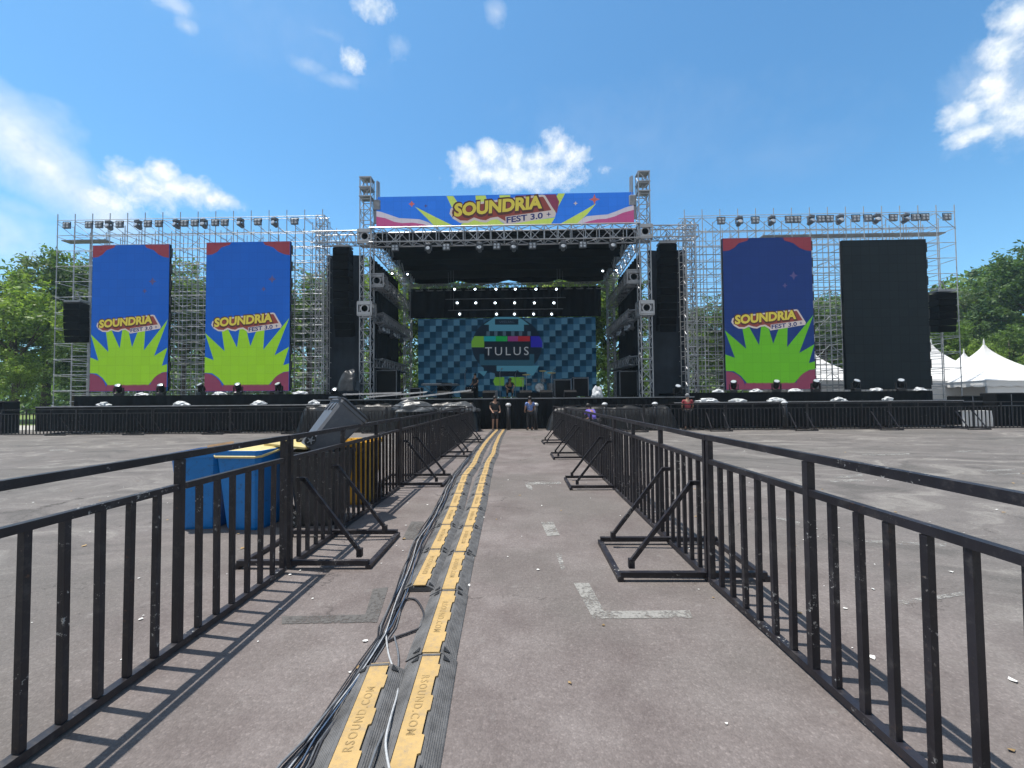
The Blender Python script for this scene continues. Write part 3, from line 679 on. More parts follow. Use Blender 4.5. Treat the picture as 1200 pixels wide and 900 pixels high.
# side black walls and back border
def yz_curtain(X, y0, y1, z0, z1, amp=.06, per=.5):
    n = max(4, int((y1-y0)/.1)); m = MB(); vs = []
    for i in range(n+1):
        y = y0+(y1-y0)*i/n; w = amp*math.sin(y*6.283/per+math.sin(y*1.7)); vs += [(X+w*1.4, y, z0), (X+w, y, z1)]
    return m.add(vs, [(2*i, 2*i+2, 2*i+3, 2*i+1) for i in range(n)])
o = yz_curtain(TLx+.05, TY+.4, RY-1.2, DZ, zc-.9).build('side_drape', 'cloth'); tag(o, 'tall black drape closing the left side of the main stage', 'drape')
o = yz_curtain(TRx-.05, TY+.4, RY-1.2, DZ, zc-.9).build('side_drape', 'cloth'); tag(o, 'tall black drape closing the right side of the main stage', 'drape')
zb0, zb1 = P(594, 371, RY).z, P(594, 338, RY).z
xw0, xw1 = P(484, 350, RY).x, P(702, 350, RY).x
o = curtain(xw0-.3, xw1+.1, zb0-.1, zb1, RY-.25, .05, .8).build('back_border', 'cloth'); tag(o, 'black cloth border hanging above the stage screen', 'drape')
# PA bays in black scrim
for x0, x1, lab in ((383, 426, 'left'), (760, 806, 'right')):
    X0, X1 = P(x0, 400, TY+1.3).x, P(x1, 400, TY+1.3).x
    o = curtain(X0, X1, .4, zc-.55, TY+1.3, .035, .9).build('bay_scrim', 'cloth_blue'); tag(o, f'black scrim backing the {lab} speaker bay beside the stage tower', 'drape')
# line arrays
def line_array(loc, n, w, h, d, curve, label, cat='speaker array', tilt=0):
    t = thing('line_array', label, cat, loc)
    m = MB(); m.box((0, 0, .10), (w*1.02, d*.9, .10)); m.bar((-w*.3, 0, .12), (0, 0, .7), .04); m.bar((w*.3, 0, .12), (0, 0, .7), .04); m.build('bumper', 'alu_dull', t)
    z, y, ang = 0., 0., tilt
    for i in range(n):
        rot = Matrix.Rotation(R(ang), 3, 'X'); c = Vector((0, y, z)) + rot @ Vector((0, 0, -h/2))
        cb = MB().cbox(c, (w, d, h*.96), .025, rot).build('cabinet', 'speaker', t)
        g_ = MB(); g_.box(c + rot @ Vector((0, -d/2-.008, 0)), (w*.94, .02, h*.84), rot); g_.build('grille', 'grille', cb)
        e = rot @ Vector((0, 0, -h)); y += e.y; z += e.z; ang += curve*(i+1)/n
    return t
p0 = P(402, 292, TY-.1); line_array(p0, 12, .95, .425, .7, 2.4, 'long black line array hanging in the left speaker bay')
p0 = P(781, 288, TY-.1); line_array(p0, 12, .95, .41, .7, 2.4, 'long black line array hanging in the right speaker bay')
p0 = P(90, 356, 25.2); line_array(p0, 6, .95, .38, .65, 3.5, 'short black line array on the outer left scaffold end', tilt=0)
p0 = P(1104, 344, 25.2); line_array(p0, 6, 1.0, .36, .65, 3.5, 'short black line array on the outer right scaffold end', tilt=0)

# ------------------------------------------------------------------ stage screen
WY = RY-.5
def W_(px, py): q = P(px, py, WY); return q.x, q.z
wx0, wz0 = W_(490, 466); wx1, wz1 = W_(698, 371)
def wall_mat():
    m, nt, p = new_mat('stage_screen_checks'); p.inputs['Base Color'].default_value = (.005, .006, .008, 1); p.inputs['Roughness'].default_value = .6; p.inputs['Specular IOR Level'].default_value = .1
    cs = (wx1-wx0)/29.7; sp_ = N(nt, 'ShaderNodeSeparateXYZ'); nt.links.new(objcoord(nt), sp_.inputs[0])
    fx = math_n(nt, 'FLOOR', math_n(nt, 'DIVIDE', sp_.outputs['X'], cs)); fz = math_n(nt, 'FLOOR', math_n(nt, 'DIVIDE', sp_.outputs['Z'], cs))
    k = math_n(nt, 'DIVIDE', math_n(nt, 'MODULO', math_n(nt, 'ADD', math_n(nt, 'SUBTRACT', fx, fz), 300.25), 3.), 3.)
    r_ = ramp(nt, k, [(0., lin((50, 84, 106))), (.33, lin((4, 34, 54))), (.66, lin((26, 60, 84)))]); r_.node.color_ramp.interpolation = 'CONSTANT'
    w = N(nt, 'ShaderNodeTexWhiteNoise'); cb = N(nt, 'ShaderNodeCombineXYZ'); nt.links.new(fx, cb.inputs[0]); nt.links.new(fz, cb.inputs[2]); nt.links.new(cb.outputs[0], w.inputs['Vector'])
    c = mixc(nt, r_, ramp(nt, w.outputs['Value'], [(0, .8), (1, 1.2)]), 1., 'MULTIPLY')
    nt.links.new(c, p.inputs['Emission Color']); p.inputs['Emission Strength'].default_value = .62; return m
M['checks'] = wall_mat()
t = thing('stage_screen', 'huge stage screen with blue check pattern and the word TULUS', 'led screen', (wx0, WY, wz0)); ww, wh = wx1-wx0, wz1-wz0
MB().box((ww/2, .12, wh/2), (ww, .18, wh)).build('cabinet', 'speaker', t)
face = MB().box((ww/2, .012, wh/2), (ww-.02, .03, wh-.02)).build('screen_face', 'checks', t)
for nm, c in (('w_navy', (12, 30, 48)), ('w_lime', (104, 158, 52)), ('w_teal', (24, 140, 150)), ('w_green', (20, 150, 72)), ('w_magenta', (128, 52, 118)), ('w_red', (150, 34, 46)), ('w_blue', (36, 34, 160)), ('w_pale', (72, 132, 158)), ('w_grey', (40, 62, 78)), ('w_text', (160, 170, 180)), ('w_box', (14, 26, 40)), ('w_slate', (38, 80, 102)), ('w_stripe', (66, 92, 112))):
    M[nm] = glow(nm.replace('w_', 'stage_screen_'), c, .55, False)
def wp(name, pts, mat, lay):
    MB().prism([(W_(*p)[0]-wx0, W_(*p)[1]-wz0) for p in pts], -.004-.007*lay, .006).build(name, mat, face)
wp('round_plate', [(594+41*math.cos(i*math.pi/20)*max(1, 1), 405+35*math.sin(i*math.pi/20)) for i in range(40)], 'w_navy', 0)
wp('colour_patch', [(552.5, 407), (552.5, 400), (556, 394), (567.5, 394), (567.5, 407)], 'w_lime', 1)
wp('colour_patch', [(567, 394), (581, 394), (581, 400), (567, 400)], 'w_teal', 2); wp('colour_patch', [(581, 394), (594.5, 394), (594.5, 400), (581, 400)], 'w_green', 2)
wp('colour_patch', [(595, 394), (607, 394), (607, 400), (595, 400)], 'w_magenta', 2); wp('colour_patch', [(607, 394), (621, 394), (621, 400), (607, 400)], 'w_red', 2)
wp('colour_patch', [(622, 394), (632, 394), (635.5, 400), (635.5, 407), (622, 407)], 'w_blue', 1)
wp('colour_patch', [(567, 380.5), (575, 375), (580, 371.5), (607, 371.5), (613, 375), (620, 380.5), (614, 380.5), (614, 388), (573, 388), (573, 380.5)], 'w_pale', 1)
wp('name_box', [(580, 374), (607.5, 374), (607.5, 380.5), (580, 380.5)], 'w_navy', 2)
for x in (570, 579, 589, 599, 608, 618): wp('bar_stripe', [(x, 388.3), (x+4, 388.3), (x+4, 393.6), (x, 393.6)], 'w_stripe', 1)
wp('colour_patch', [(562, 415), (567.5, 415), (567.5, 422), (620, 422), (620, 415), (626, 415), (626, 428), (562, 428)], 'w_slate', 1)
wp('name_box', [(567.5, 401), (620.5, 401), (620.5, 421.5), (567.5, 421.5)], 'w_box', 3)
wp('colour_patch', [(582, 428.5), (632, 428.5), (625, 440), (612, 440), (608, 435), (582, 435)], 'w_pale', 1)
wp('name_box', [(580, 436), (617, 436), (617, 441), (580, 441)], 'w_box', 4)
wp('colour_patch', [(580, 442), (591, 442), (591, 452), (580, 452), (578, 447)], 'w_lime', 4); wp('colour_patch', [(597, 442), (614, 442), (614, 453), (604, 453), (597, 445)], 'w_lime', 4)
for (a_, b_) in ((560, 436), (637, 436)): wp('colour_patch', [(a_, b_-1), (a_+11, b_-1), (a_+7, b_+5)], 'w_pale', 4)
def wtext(body, cx, cy, w, h, mat, off, space=1.):
    s = P(0, 0, WY) - P(1, 0, WY); k = abs(s.x); x, z = W_(cx, cy); pv, fs = fit_text(body, w*k, h*k, off, space)
    MB().add([(x-wx0+a, -.034, z-wz0+b) for a, b in pv], fs).build('lettering', mat, face)
wtext('TULUS', 594, 411.5, 47, 9, 'w_text', .0, 1.35); wtext('VISUAL', 594, 377.3, 17, 2.6, 'w_stripe', .0); wtext('CICCA', 593, 438.4, 16, 2.6, 'w_stripe', .0)

# lit lamps in front of border, hung from the rear truss and from thin pipes
lampL = make_lamp('spot_lamp', lit=True, scale=.60)
n = 0
for py, Y, xs in ((352, RY-1.4, (536, 558, 580, 603, 626, 649)), (365, RY-1.6, (539, 582, 603, 625, 646)), (336, RY-.9, (533, 557, 581, 604, 628, 652))):
    row = {352: 'middle', 365: 'lowest', 336: 'topmost'}[py]
    for j, px in enumerate(xs):
        q = P(px, py, Y); place(lampL, q, f'glowing white spot lamp, {ORD[j]} from the left in the {row} row above the stage screen', 'lit spot lamps above the stage screen', R(random.uniform(-10, 10)))
    pa, pb = P(min(xs)-14, py-1, Y), P(max(xs)+14, py-1, Y); pb.z = pa.z = P(594, py, Y).z+.14
    t = thing('lamp_pipe', f'horizontal pipe holding the {row} row of lit spot lamps', 'pipe', pa)
    MB().tube((0, 0, 0), pb-pa, .03).build('pipe', 'lampgrey', t)
    dr = MB(); dr.tube((.4, .02, 0), (.4, .02, zroof-pa.z), .012); dr.tube((pb.x-pa.x-.4, .02, 0), (pb.x-pa.x-.4, .02, zroof-pa.z), .012); dr.build('drop_wire', 'lampgrey', t)
for j, px in enumerate((463, 502, 523, 562, 582, 602, 624, 660, 683, 718)):
    q = P(px, 286, TY-.2); q.z = zr0-.02
    place(lampA if j % 2 else lampB, q, f'unlit grey lamp, {ORD[j]} from the left hanging under the front roof truss', 'lamps under the front roof truss')
for X, lab in ((Lx, 'left'), (Rx, 'right')):
    for j in range(5):
        place(lampB if j % 2 else lampA, (X, TY+1.0+j*1.15, P(436, 371, TY).z-.3), f'unlit lamp, {ORD[j]} from the front under the middle side truss of the {lab} stage wing', 'lamps under the side trusses', R(70 if lab == 'left' else -70))
lampS = make_lamp('side_spot_lamp', lit=True, scale=.5)
for j, (px, py, Y) in enumerate(((460, 323, 28.6), (478, 324, 31), (706, 320, 29.6), (722, 319, 28.2))):
    q = P(px, py-5, Y); place(lampS, q, f'small lit spot lamp, {ORD[j]} from the left on the upper side trusses', 'lit spots on the side trusses')
    ws = MB(); ws.tube((0, 0, .05), (0, 0, zc-.4-q.z), .012); 

# ------------------------------------------------------------------ wing platforms
def wing(x0, x1, y_top, y_step, label, Y0=22.5):
    X0, X1 = P(x0, 480, Y0).x, P(x1, 480, Y0).x; z1 = P((x0+x1)/2, y_step, Y0).z; z2 = P((x0+x1)/2, y_top, Y0+1.4).z; w = X1-X0
    t = thing('wing_platform', label, 'platform', (X0, Y0, 0))
    MB().box((w/2, .7, z1-.05), (w, 1.4, .1)).build('lower_deck', 'speaker', t); curtain(0, w, .1, z1-.06, -.02, .03, .7).build('skirt', 'cloth', t)
    MB().box((w/2+.2, 2.9, z2-.05), (w-.8, 3.0, .1)).build('upper_deck', 'speaker', t); curtain(.6, w-.2, z1+.002, z2-.06, 1.38, .02, .7).build('skirt', 'cloth', t)
    e = MB(); e.tube((0, -.03, z1-.03), (w, -.03, z1-.03), .02); e.build('edge_trim', 'alu_dull', t)
    return X0, X1, z1, z2
lx0, lx1, lz1, lz2 = wing(42, 398, 463, 475, 'long black skirted platform under the left screens')
rx0, rx1, rz1, rz2 = wing(790, 1129, 459, 470, 'long black skirted platform under the right screens')
floorlamp = make_lamp('floor_moving_head', scale=1.0, hang=False)
for j, px in enumerate((139, 189, 236, 279, 327)):
    q = P(px, 460, 24.25); q.z = lz2; place(floorlamp, q, f'black moving head lamp, {ORD[j]} from the left standing before the left screens', 'floor lamps on the left wing', R(random.uniform(-30, 30)))
for j, px in enumerate((860, 910, 956, 1003, 1056)):
    q = P(px, 460, 24.25); q.z = rz2; place(floorlamp, q, f'black moving head lamp, {ORD[j]} from the left standing before the right screens', 'floor lamps on the right wing', R(random.uniform(-30, 30)))
def lump(name, loc, size, mat, label, cat, seed, group=None, amp=.28):
    """a sheet of plastic pulled over equipment: pinched, folded dome"""
    m = MB(); n, k = 20, 9; vs = []; fs = []
    for j in range(k+1):
        v = j/k; r = math.cos(v*math.pi/2)**.55
        for i in range(n):
            t_ = 6.283*i/n; d = Vector((math.cos(t_)*r, math.sin(t_)*r, v)); f = 1+amp*noise.noise(d*2.3+Vector((seed*7.1, 0, 0)))+.12*math.sin(t_*5+seed)*(1-v)
            vs.append((d.x*f*size[0]/2, d.y*f*size[1]/2, v*size[2]*(1+.35*noise.noise(d*1.9+Vector((0, seed*3.3, 0))))))
    for j in range(k):
        for i in range(n): fs.append((j*n+i, j*n+(i+1) % n, (j+1)*n+(i+1) % n, (j+1)*n+i))
    fs.append(tuple(k*n+i for i in range(n))); m.add(vs, fs)
    return tag(m.build(name, mat, None, loc), label, cat, group)
for j, (px, dz, w) in enumerate(((121, .0, .55), (166, 0, .6), (212, 0, .7), (257, .0, .65), (304, 0, .65), (352, 0, .7), (368, 0, .5))):
    q = P(px, 460, 23.95 if j % 2 else 23.0); q.z = lz2 if j % 2 else lz1
    lump('rain_cover', q, (w*1.1, .40, .17 if j % 2 else .22), 'whiteplastic', f'white plastic rain cover over equipment, {ORD[j]} from the left on the left wing', 'rain cover', j, 'rain covers on the left wing', .6)
for j, (px, w) in enumerate(((829, .9), (842, .5), (864, .7), (886, .55), (910, .75), (932, .6), (983, .6), (1027, .55), (1040, .4), (1078, .5))):
    q = P(px, 460, 23.95 if j % 2 else 23.1); q.z = rz2 if j % 2 else rz1
    lump('rain_cover', q, (w*1.15, .40, .19), 'whiteplastic', f'white plastic rain cover over equipment, {ORD[j]} from the left on the right wing', 'rain cover', j+20, 'rain covers on the right wing', .6)
# tarped gear in front of the stage, left of the walkway
def tarp_row(x0, x1, y0, y1, h, mat, label, seed, name='tarpaulin'):
    nx, ny = 50, 12; vs = []
    for j in range(ny+1):
        for i in range(nx+1):
            u, v = i/nx, j/ny; x = x0+(x1-x0)*u; y = y0+(y1-y0)*v
            e = min(1, min(v, 1-v)*5)*min(1, min(u, 1-u)*14); z = h*e**.6
            z += .16*noise.noise(Vector((x*.9, y*1.4, seed)))*e + .07*noise.noise(Vector((x*3.1, y*2.2, seed+4)))*e
            y -= .08*noise.noise(Vector((x*2, z*2, seed)))
            vs.append((x, y, max(.01, z)))
    m = MB().add(vs, [(j*(nx+1)+i, j*(nx+1)+i+1, (j+1)*(nx+1)+i+1, (j+1)*(nx+1)+i) for j in range(ny) for i in range(nx)])
    return tag(m.build(name, mat, smooth=True), label, 'tarpaulin')
tarp_row(P(352, 480, 22.4).x, P(470, 480, 22.4).x, 21.9, 23.2, 1.34, 'tarp', 'black tarpaulin over speakers in front of the left stage tower', 3.)
tarp_row(P(462, 480, 22.4).x, P(562, 480, 22.4).x, 21.9, 23.2, 1.38, 'tarp', 'black tarpaulin over speakers left of the walkway end', 9.)
tarp_row(P(640, 480, 22.6).x, P(792, 480, 22.6).x, 22.0, 23.2, 1.12, 'tarp', 'black tarpaulin over speakers right of the walkway end', 5.)
lump('plastic_sheet', P(537, 488, 21.8)*1, (1.9, 1.0, .50), 'greytarp', 'grey plastic sheet bunched on tarpaulin nearest the walkway end', 'plastic sheet', 31)
bpy.data.objects['plastic_sheet'].location.z = .98
o = lump('plastic_sheet', P(483, 486, 21.7), (2.2, 1.0, .55), 'greytarp', 'grey plastic sheet bunched over speakers farther from the walkway end', 'plastic sheet', 37); o.location.z = 1.0
for j, (a_, b_) in enumerate((((430, 466), (500, 460)), ((470, 468), (552, 458)), ((402, 463), (470, 461)))):
    A_, B_ = P(*a_, 22.5), P(*b_, 22.7); m = MB(); m.tube((0, 0, 0), B_-A_, .022); m.tube((0, .16, .05), B_-A_+Vector((0, .16, .05)), .02); m.bar(Vector((0, -.02, .02)), Vector((0, .18, .06)), .04)
    tag(m.build('loose_pipe', 'alu_dull', None, A_), f'pair of aluminium pipes lying on the tarpaulins, {ORD[j]} from the walkway end', 'pipe', 'pipes on the tarpaulins')
# posts with a white domed cap
pc = thing('capped_post', 'x', 'post'); MB().tube((0, 0, 0), (0, 0, 1.25), .10, 12).build('shaft', 'lampblack', pc, smooth=True); MB().ball((0, 0, 1.27), .145, 12, 8, (1, 1, .72)).build('cap', 'whiteplastic', pc, smooth=True)
for j, (px, Y) in enumerate(((596, 22.7), (628, 22.7), (709, 21.8), (768, 21.8), (920, 21.8))):
    q = P(px, 500, Y); q.z = 0
    place(pc, q, f'dark post with a white domed cap, {ORD[j]} from the left along the stage front', 'capped posts along the stage front')

# ------------------------------------------------------------------ instruments and gear on the stage
def SP(px, Y, z=DZ): q = P(px, 460, Y); return (q.x, Y, z)
def keyboard(px, Y, label, rz=0):
    t = thing('keyboard', label, 'keyboard', SP(px, Y), R(rz))
    MB().cbox((0, 0, .92), (1.35, .36, .11), .02).build('case', 'lampgrey', t); MB().box((.02, -.08, .985), (1.2, .17, .02)).build('keys', 'whiteplastic', t)
    m = MB()
    for y in (-.12, .12): m.bar((-.5, y, 0), (.5, y, .86), .04); m.bar((.5, y, 0), (-.5, y, .86), .04)
    m.build('stand', 'lampblack', t)
keyboard(506, 28.5, 'keyboard on a crossed stand at the left of the stage', 12); keyboard(527, 29.5, 'keyboard on a crossed stand, nearer the stage middle', -25)
def drums(px, Y):
    t = thing('drum_kit', 'drum kit with cymbals right of the middle of the stage', 'drum kit', SP(px, Y))
    MB().box((0, 0, .18), (3., 2.4, .36)).build('riser', 'speaker', t)
    X = Matrix.Rotation(R(90), 3, 'X')
    b = MB().lathe([(.30, -.22), (.31, -.2), (.31, .2), (.30, .22)], 18, (0, -.3, .68), X).build('bass_drum', 'lampgrey', t); MB().lathe([(.27, .222), (.27, .23)], 18, (0, -.3, .68), X).build('drum_head', 'whiteplastic', b)
    for x, y, z, r, h in ((-.28, -.2, 1.15, .16, .2), (.26, -.2, 1.15, .18, .22), (.75, .15, .75, .24, .45), (-.7, .15, .92, .19, .16)):
        MB().lathe([(r, -h/2), (r, h/2)], 16, (x, y, z)).build('drum', 'lampgrey', t)
    for x, y, z, r in ((-.85, -.2, 1.55, .27), (.8, -.25, 1.65, .29), (-1.1, .25, 1.3, .2), (.25, .1, 1.8, .25)):
        MB().lathe([(r, 0), (.05, .035), (.02, .05)], 18, (x, y, z), Matrix.Rotation(R(14), 3, 'X')).build('cymbal', 'lidyellow', t)
        m = MB(); m.tube((x, y, .36), (x, y, z), .015)
        for a in range(3): m.tube((x, y, .62), (x+.25*math.cos(a*2.1), y+.25*math.sin(a*2.1), .365), .012)
        m.build('cymbal_stand', 'alu', t)
drums(632, 29.6)
def mic(px, Y, j, place_txt, h=1.5):
    t = thing('microphone_stand', f'microphone stand {place_txt}', 'microphone stand', SP(px, Y))
    m = MB(); m.tube((0, 0, .05), (0, 0, h), .014); m.lathe([(.15, 0), (.15, .025), (.02, .05)], 14); m.tube((0, 0, h), (.12, -.35, h+.16), .011); m.build('stand', 'lampgrey', t)
    MB().ball((.13, -.38, h+.18), .045).build('microphone', 'lampblack', t)
for j, (px, Y, s) in enumerate(((545, 26.5, 'left of the stage middle near the keyboards'), (586, 25.6, 'at the very middle of the stage front'), (604, 27.5, 'beside the drum kit'), (648, 26.5, 'in front of the two covered cases'))): mic(px, Y, j, s)
def wedge(px, Y, label, mat='speaker'):
    t = thing('monitor_wedge', label, 'monitor speaker', SP(px, Y)); m = MB()
    pr = [(-.28, 0), (.3, 0), (.3, .12), (.02, .42), (-.28, .3)]
    vs = [(-.33, y, z) for y, z in pr] + [(.33, y, z) for y, z in pr]; n_ = len(pr)
    m.add(vs, [tuple(range(n_)), tuple(range(2*n_-1, n_-1, -1))]+[(i, (i+1) % n_, n_+(i+1) % n_, n_+i) for i in range(n_)]); m.build('cabinet', mat, t)
    m = MB(); m.add([(-.29, .285, .15), (.29, .285, .15), (.29, .03, .425), (-.29, .03, .425)], [(0, 1, 2, 3)]); m.build('grille', 'grille', t)
for j, px in enumerate((520, 548, 573, 616, 640, 668)): wedge(px, 24.1+.15*(j % 2), f'black floor monitor speaker, {ORD[j]} from the left along the stage front edge')
def amp(px, Y, w, h, label, mat='speaker', face='grille'):
    t = thing('amplifier', label, 'amplifier', SP(px, Y)); MB().cbox((0, 0, h/2), (w, .4, h), .03).build('cabinet', mat, t); MB().box((0, -.206, h*.44), (w*.9, .015, h*.78)).build('grille', face, t)
    m = MB()
    for k in range(5): m.lathe([(.022, 0), (.018, .02)], 8, (-w*.3+k*w*.15, -.2, h*.92), Matrix.Rotation(R(90), 3, 'X'))
    m.build('knob', 'alu', t)
amp(553, 28.6, .8, .75, 'low black amplifier on the stage left of the middle'); amp(575, 28.2, .9, .5, 'pale grey amplifier with a light front on the stage middle', 'alu_dull', 'lampgrey'); amp(521, 30.5, 1.0, 1.1, 'tall black amplifier behind the keyboards')
def case(px, Y, w, d, h, label):
    t = thing('flight_case', label, 'flight case', SP(px, Y)); MB().cbox((0, 0, h/2+.1), (w, d, h), .06).build('body', 'speaker', t)
    m = MB()
    for sx in (-1, 1):
        for sy in (-1, 1): m.bar((sx*(w/2-.03), sy*(d/2+.002), .1), (sx*(w/2-.03), sy*(d/2+.002), h+.02), .05)
    for sy in (-1, 1): m.bar((-w/2+.03, sy*(d/2+.004), h+.04), (w/2-.03, sy*(d/2+.004), h+.04), .05)
    for sx in (-1, 1): m.bar((sx*(w/2-.03), -d/2, h+.075), (sx*(w/2-.03), d/2, h+.075), .05)
    m.build('edging', 'lampgrey', t)
    for sx in (-1, 1):
        for sy in (-1, 1): MB().lathe([(.05, -.02), (.05, .02)], 10, (sx*(w/2-.1), sy*(d/2-.1), .05), Matrix.Rotation(R(90), 3, 'Y')).build('caster', 'rubber', t)
case(659, 27.6, 1.05, .8, 1.05, 'tall black flight case on the stage, the left one of the two by the drums'); case(680, 27.6, .95, .8, 1.15, 'tall black flight case on the stage, the right one of the two by the drums')
case(488, 27, .7, .7, .6, 'small black flight case at the left rear of the stage'); case(735, 27, 1.1, .8, 1.5, 'tall black flight case inside the right stage wing'); case(455, 27, 1.3, .8, 1.7, 'tall black flight case inside the left stage wing')
# grey cone-shaped cover by left tower, white-topped stand, moving heads by towers
lump('plastic_sheet', P(409, 458, 24.6), (1.2, .9, 1.2), 'shadetintsheet', 'upright grey plastic sheet, coloured dark for shade, wrapped over gear beside the left tower foot', 'plastic sheet', 51, amp=.12)
place(floorlamp, SP(393, 24.6), 'black moving head lamp standing left of the grey sheet by the left tower', 'floor lamps by the towers'); place(floorlamp, SP(794, 24.4), 'black moving head lamp standing right of the right tower', 'floor lamps by the towers')
tag(lump('rain_cover', SP(700, 24.2), (.6, .5, .6), 'whiteplastic', 'white plastic rain cover on the stage edge right of the flight cases', 'rain cover', 61))

# ------------------------------------------------------------------ people
def skin_body(verts, edges, radii, name, mat, parent, sub=2):
    me = bpy.data.meshes.new(name); me.from_pydata(verts, edges, []); o = bpy.data.objects.new(name, me); C.objects.link(o)
    o.modifiers.new('skin', 'SKIN'); sv = me.skin_vertices[0].data
    for i, r in enumerate(radii): sv[i].radius = (r, r); sv[i].use_root = (i == 0)
    s = o.modifiers.new('sub', 'SUBSURF'); s.levels = sub; s.render_levels = sub
    dg = bpy.context.evaluated_depsgraph_get(); nm = bpy.data.meshes.new_from_object(o.evaluated_get(dg)); bpy.data.objects.remove(o); bpy.data.meshes.remove(me)
    nm.materials.clear(); nm.materials.append(M[mat])
    for p in nm.polygons: p.use_smooth = True
    o = bpy.data.objects.new(name, nm); C.objects.link(o); o.parent = parent; return o
def person(loc, rz, label, shirt, legs, long_legs, pose='stand', cap=None, s=1.0):
    t = thing('person', label, 'person', loc, R(rz)); t.scale = (s, s, s)
    if pose == 'stand': J = dict(pel=(0, 0, .95), ch=(0, .01, 1.28), nk=(0, .0, 1.46), hd=(0, -.02, 1.60), top=(0, -.01, 1.70))
    else: J = dict(pel=(0, .12, .52), ch=(0, -.10, .82), nk=(0, -.22, .97), hd=(0, -.29, 1.08), top=(0, -.31, 1.17))
    V, E, Rr = [], [], []
    def add(p, r, par=None):
        V.append(Vector(p)); Rr.append(r)
        if par is not None: E.append((par, len(V)-1))
        return len(V)-1
    p = add(J['pel'], .125); c = add(J['ch'], .135, p); n_ = add(J['nk'], .055, c); h = add(J['hd'], .088, n_); add(J['top'], .07, h)
    arms, lg = [], []
    for sx in (-1, 1):
        if pose == 'stand':
            pts = [((sx*.19, .01, 1.41), .058), ((sx*.25, .02, 1.14), .043), ((sx*.20+(.03 if sx > 0 else 0), -.16, .98), .032), ((sx*.19, -.22, .95), .03)]
            lp = [((sx*.095, 0, .88), .085), ((sx*.10, -.02, .5), .058), ((sx*.11, .02, .10), .036), ((sx*.115, -.02, .035), .036), ((sx*.125, -.15, .025), .025)]
        else:
            pts = [((sx*.19, -.12, .90), .056), ((sx*.26, -.30, .70), .042), ((sx*.16, -.46, .58), .03), ((sx*.14, -.52, .56), .028)]
            lp = [((sx*.11, .08, .47), .085), ((sx*.17, -.30, .50), .058), ((sx*.15, -.06, .10), .038), ((sx*.15, -.10, .035), .036), ((sx*.16, -.24, .025), .025)]
        par = c; ids = []
        for q, r in pts: par = add(q, r, par); ids.append(par)
        w = V[ids[-1]]; dr = (w-V[ids[-2]]).normalized()
        for f in range(5):
            off = Vector(((f-2)*.017, 0, -.004)); L = (.055, .075, .082, .076, .058)[f]
            k = add(w+off+dr*.03, .009, ids[-1]); k = add(w+off*1.2+dr*(.03+L*.6), .0085, k); add(w+off*1.2+dr*(.03+L)+Vector((0, 0, -.012)), .007, k)
        arms.append(ids); par = p; ids = []
        for q, r in lp: par = add(q, r, par); ids.append(par)
        lg.append(ids)
    body = skin_body(V, E, Rr, 'body', 'skin', t)
    # clothes: shirt with sleeves, shorts or trousers
    sv, se, sr = [V[p]+Vector((0, 0, .0)), V[c], (V[c]*.35+V[n_]*.65)], [(0, 1), (1, 2)], [.142, .155, .085]
    for ids in arms:
        k = len(sv); sv += [V[ids[0]], V[ids[0]]*.35+V[ids[1]]*.65]; sr += [.075, .062]; se += [(1, k), (k, k+1)]
    skin_body(sv, se, sr, 'shirt', shirt, t)
    sv, se, sr = [V[p]], [], [.143]
    for ids in lg:
        k = len(sv); a, b_, c_ = V[ids[0]], V[ids[1]], V[ids[2]]
        sv += [a, a*.1+b_*.9]; sr += [.105, .085]; se += [(0, k), (k, k+1)]
        if long_legs: sv += [c_*.9+b_*.1]; sr += [.058]; se += [(k+1, k+2)]
        sh = MB(); f0, f1 = V[ids[3]], V[ids[4]]; m_ = (f0+f1)/2; sh.ball((m_.x, m_.y, .045), .1, 10, 6, (.52, 1.25, .46)); sh.build('shoe', 'lampblack', t, smooth=True)
    skin_body(sv, se, sr, 'trousers' if long_legs else 'shorts', legs, t)
    hd = V[h]; hm = MB(); hm.ball(hd+Vector((0, .018, .045)), .112, 14, 9, (.92, 1.02, .95)); hm.build('cap' if cap else 'hair', cap or 'hair', t, smooth=True)
    fc = MB(); fc.ball(hd+Vector((0, -.105, .0)), .018, 8, 6, (.8, 1, 1.3)); fc.build('nose', 'skin', body, smooth=True)
    ey = MB()
    for sx in (-1, 1): ey.ball(hd+Vector((sx*.034, -.088, .028)), .011, 8, 5)
    ey.build('eye', 'hair', body)
    return t
def GP(px, Y): q = P(px, 480, Y); return (q.x, Y, 0)
person(GP(580, 22.4), 20, 'person in black top and black shorts with bare legs at the walkway end', 'blackcloth', 'blackcloth', False)
person(GP(621, 22.3), -160, 'person in blue patterned shirt and black trousers before the stage skirt', 'blueshirt', 'blackcloth', True, s=.98)
person(GP(694, 20.6), -150, 'person in violet shirt bending down beside the right walkway barrier', 'purple', 'blackcloth', True, 'crouch', s=1.1)
q = P(798, 470, 22.9); person((q.x, 22.0, 0), 170, 'person with a pale cap and red shirt by the right wing skirt', 'red', 'blackcloth', True, cap='greycloth', s=1.02)
q = P(1164, 490, 23.0); person((q.x, 23.0, 0), 30, 'person in red shirt standing between the two black cases at far right', 'red', 'blackcloth', True, s=.8)
person(SP(597, 27.2, DZ), 10, 'person in dark clothes crouching on the stage before the green screen shapes', 'blackcloth', 'blackcloth', True, 'crouch')
person(SP(557, 28.9, DZ), -40, 'person in dark clothes standing on the stage beside the low amplifier', 'blackcloth', 'blackcloth', True, s=.95)

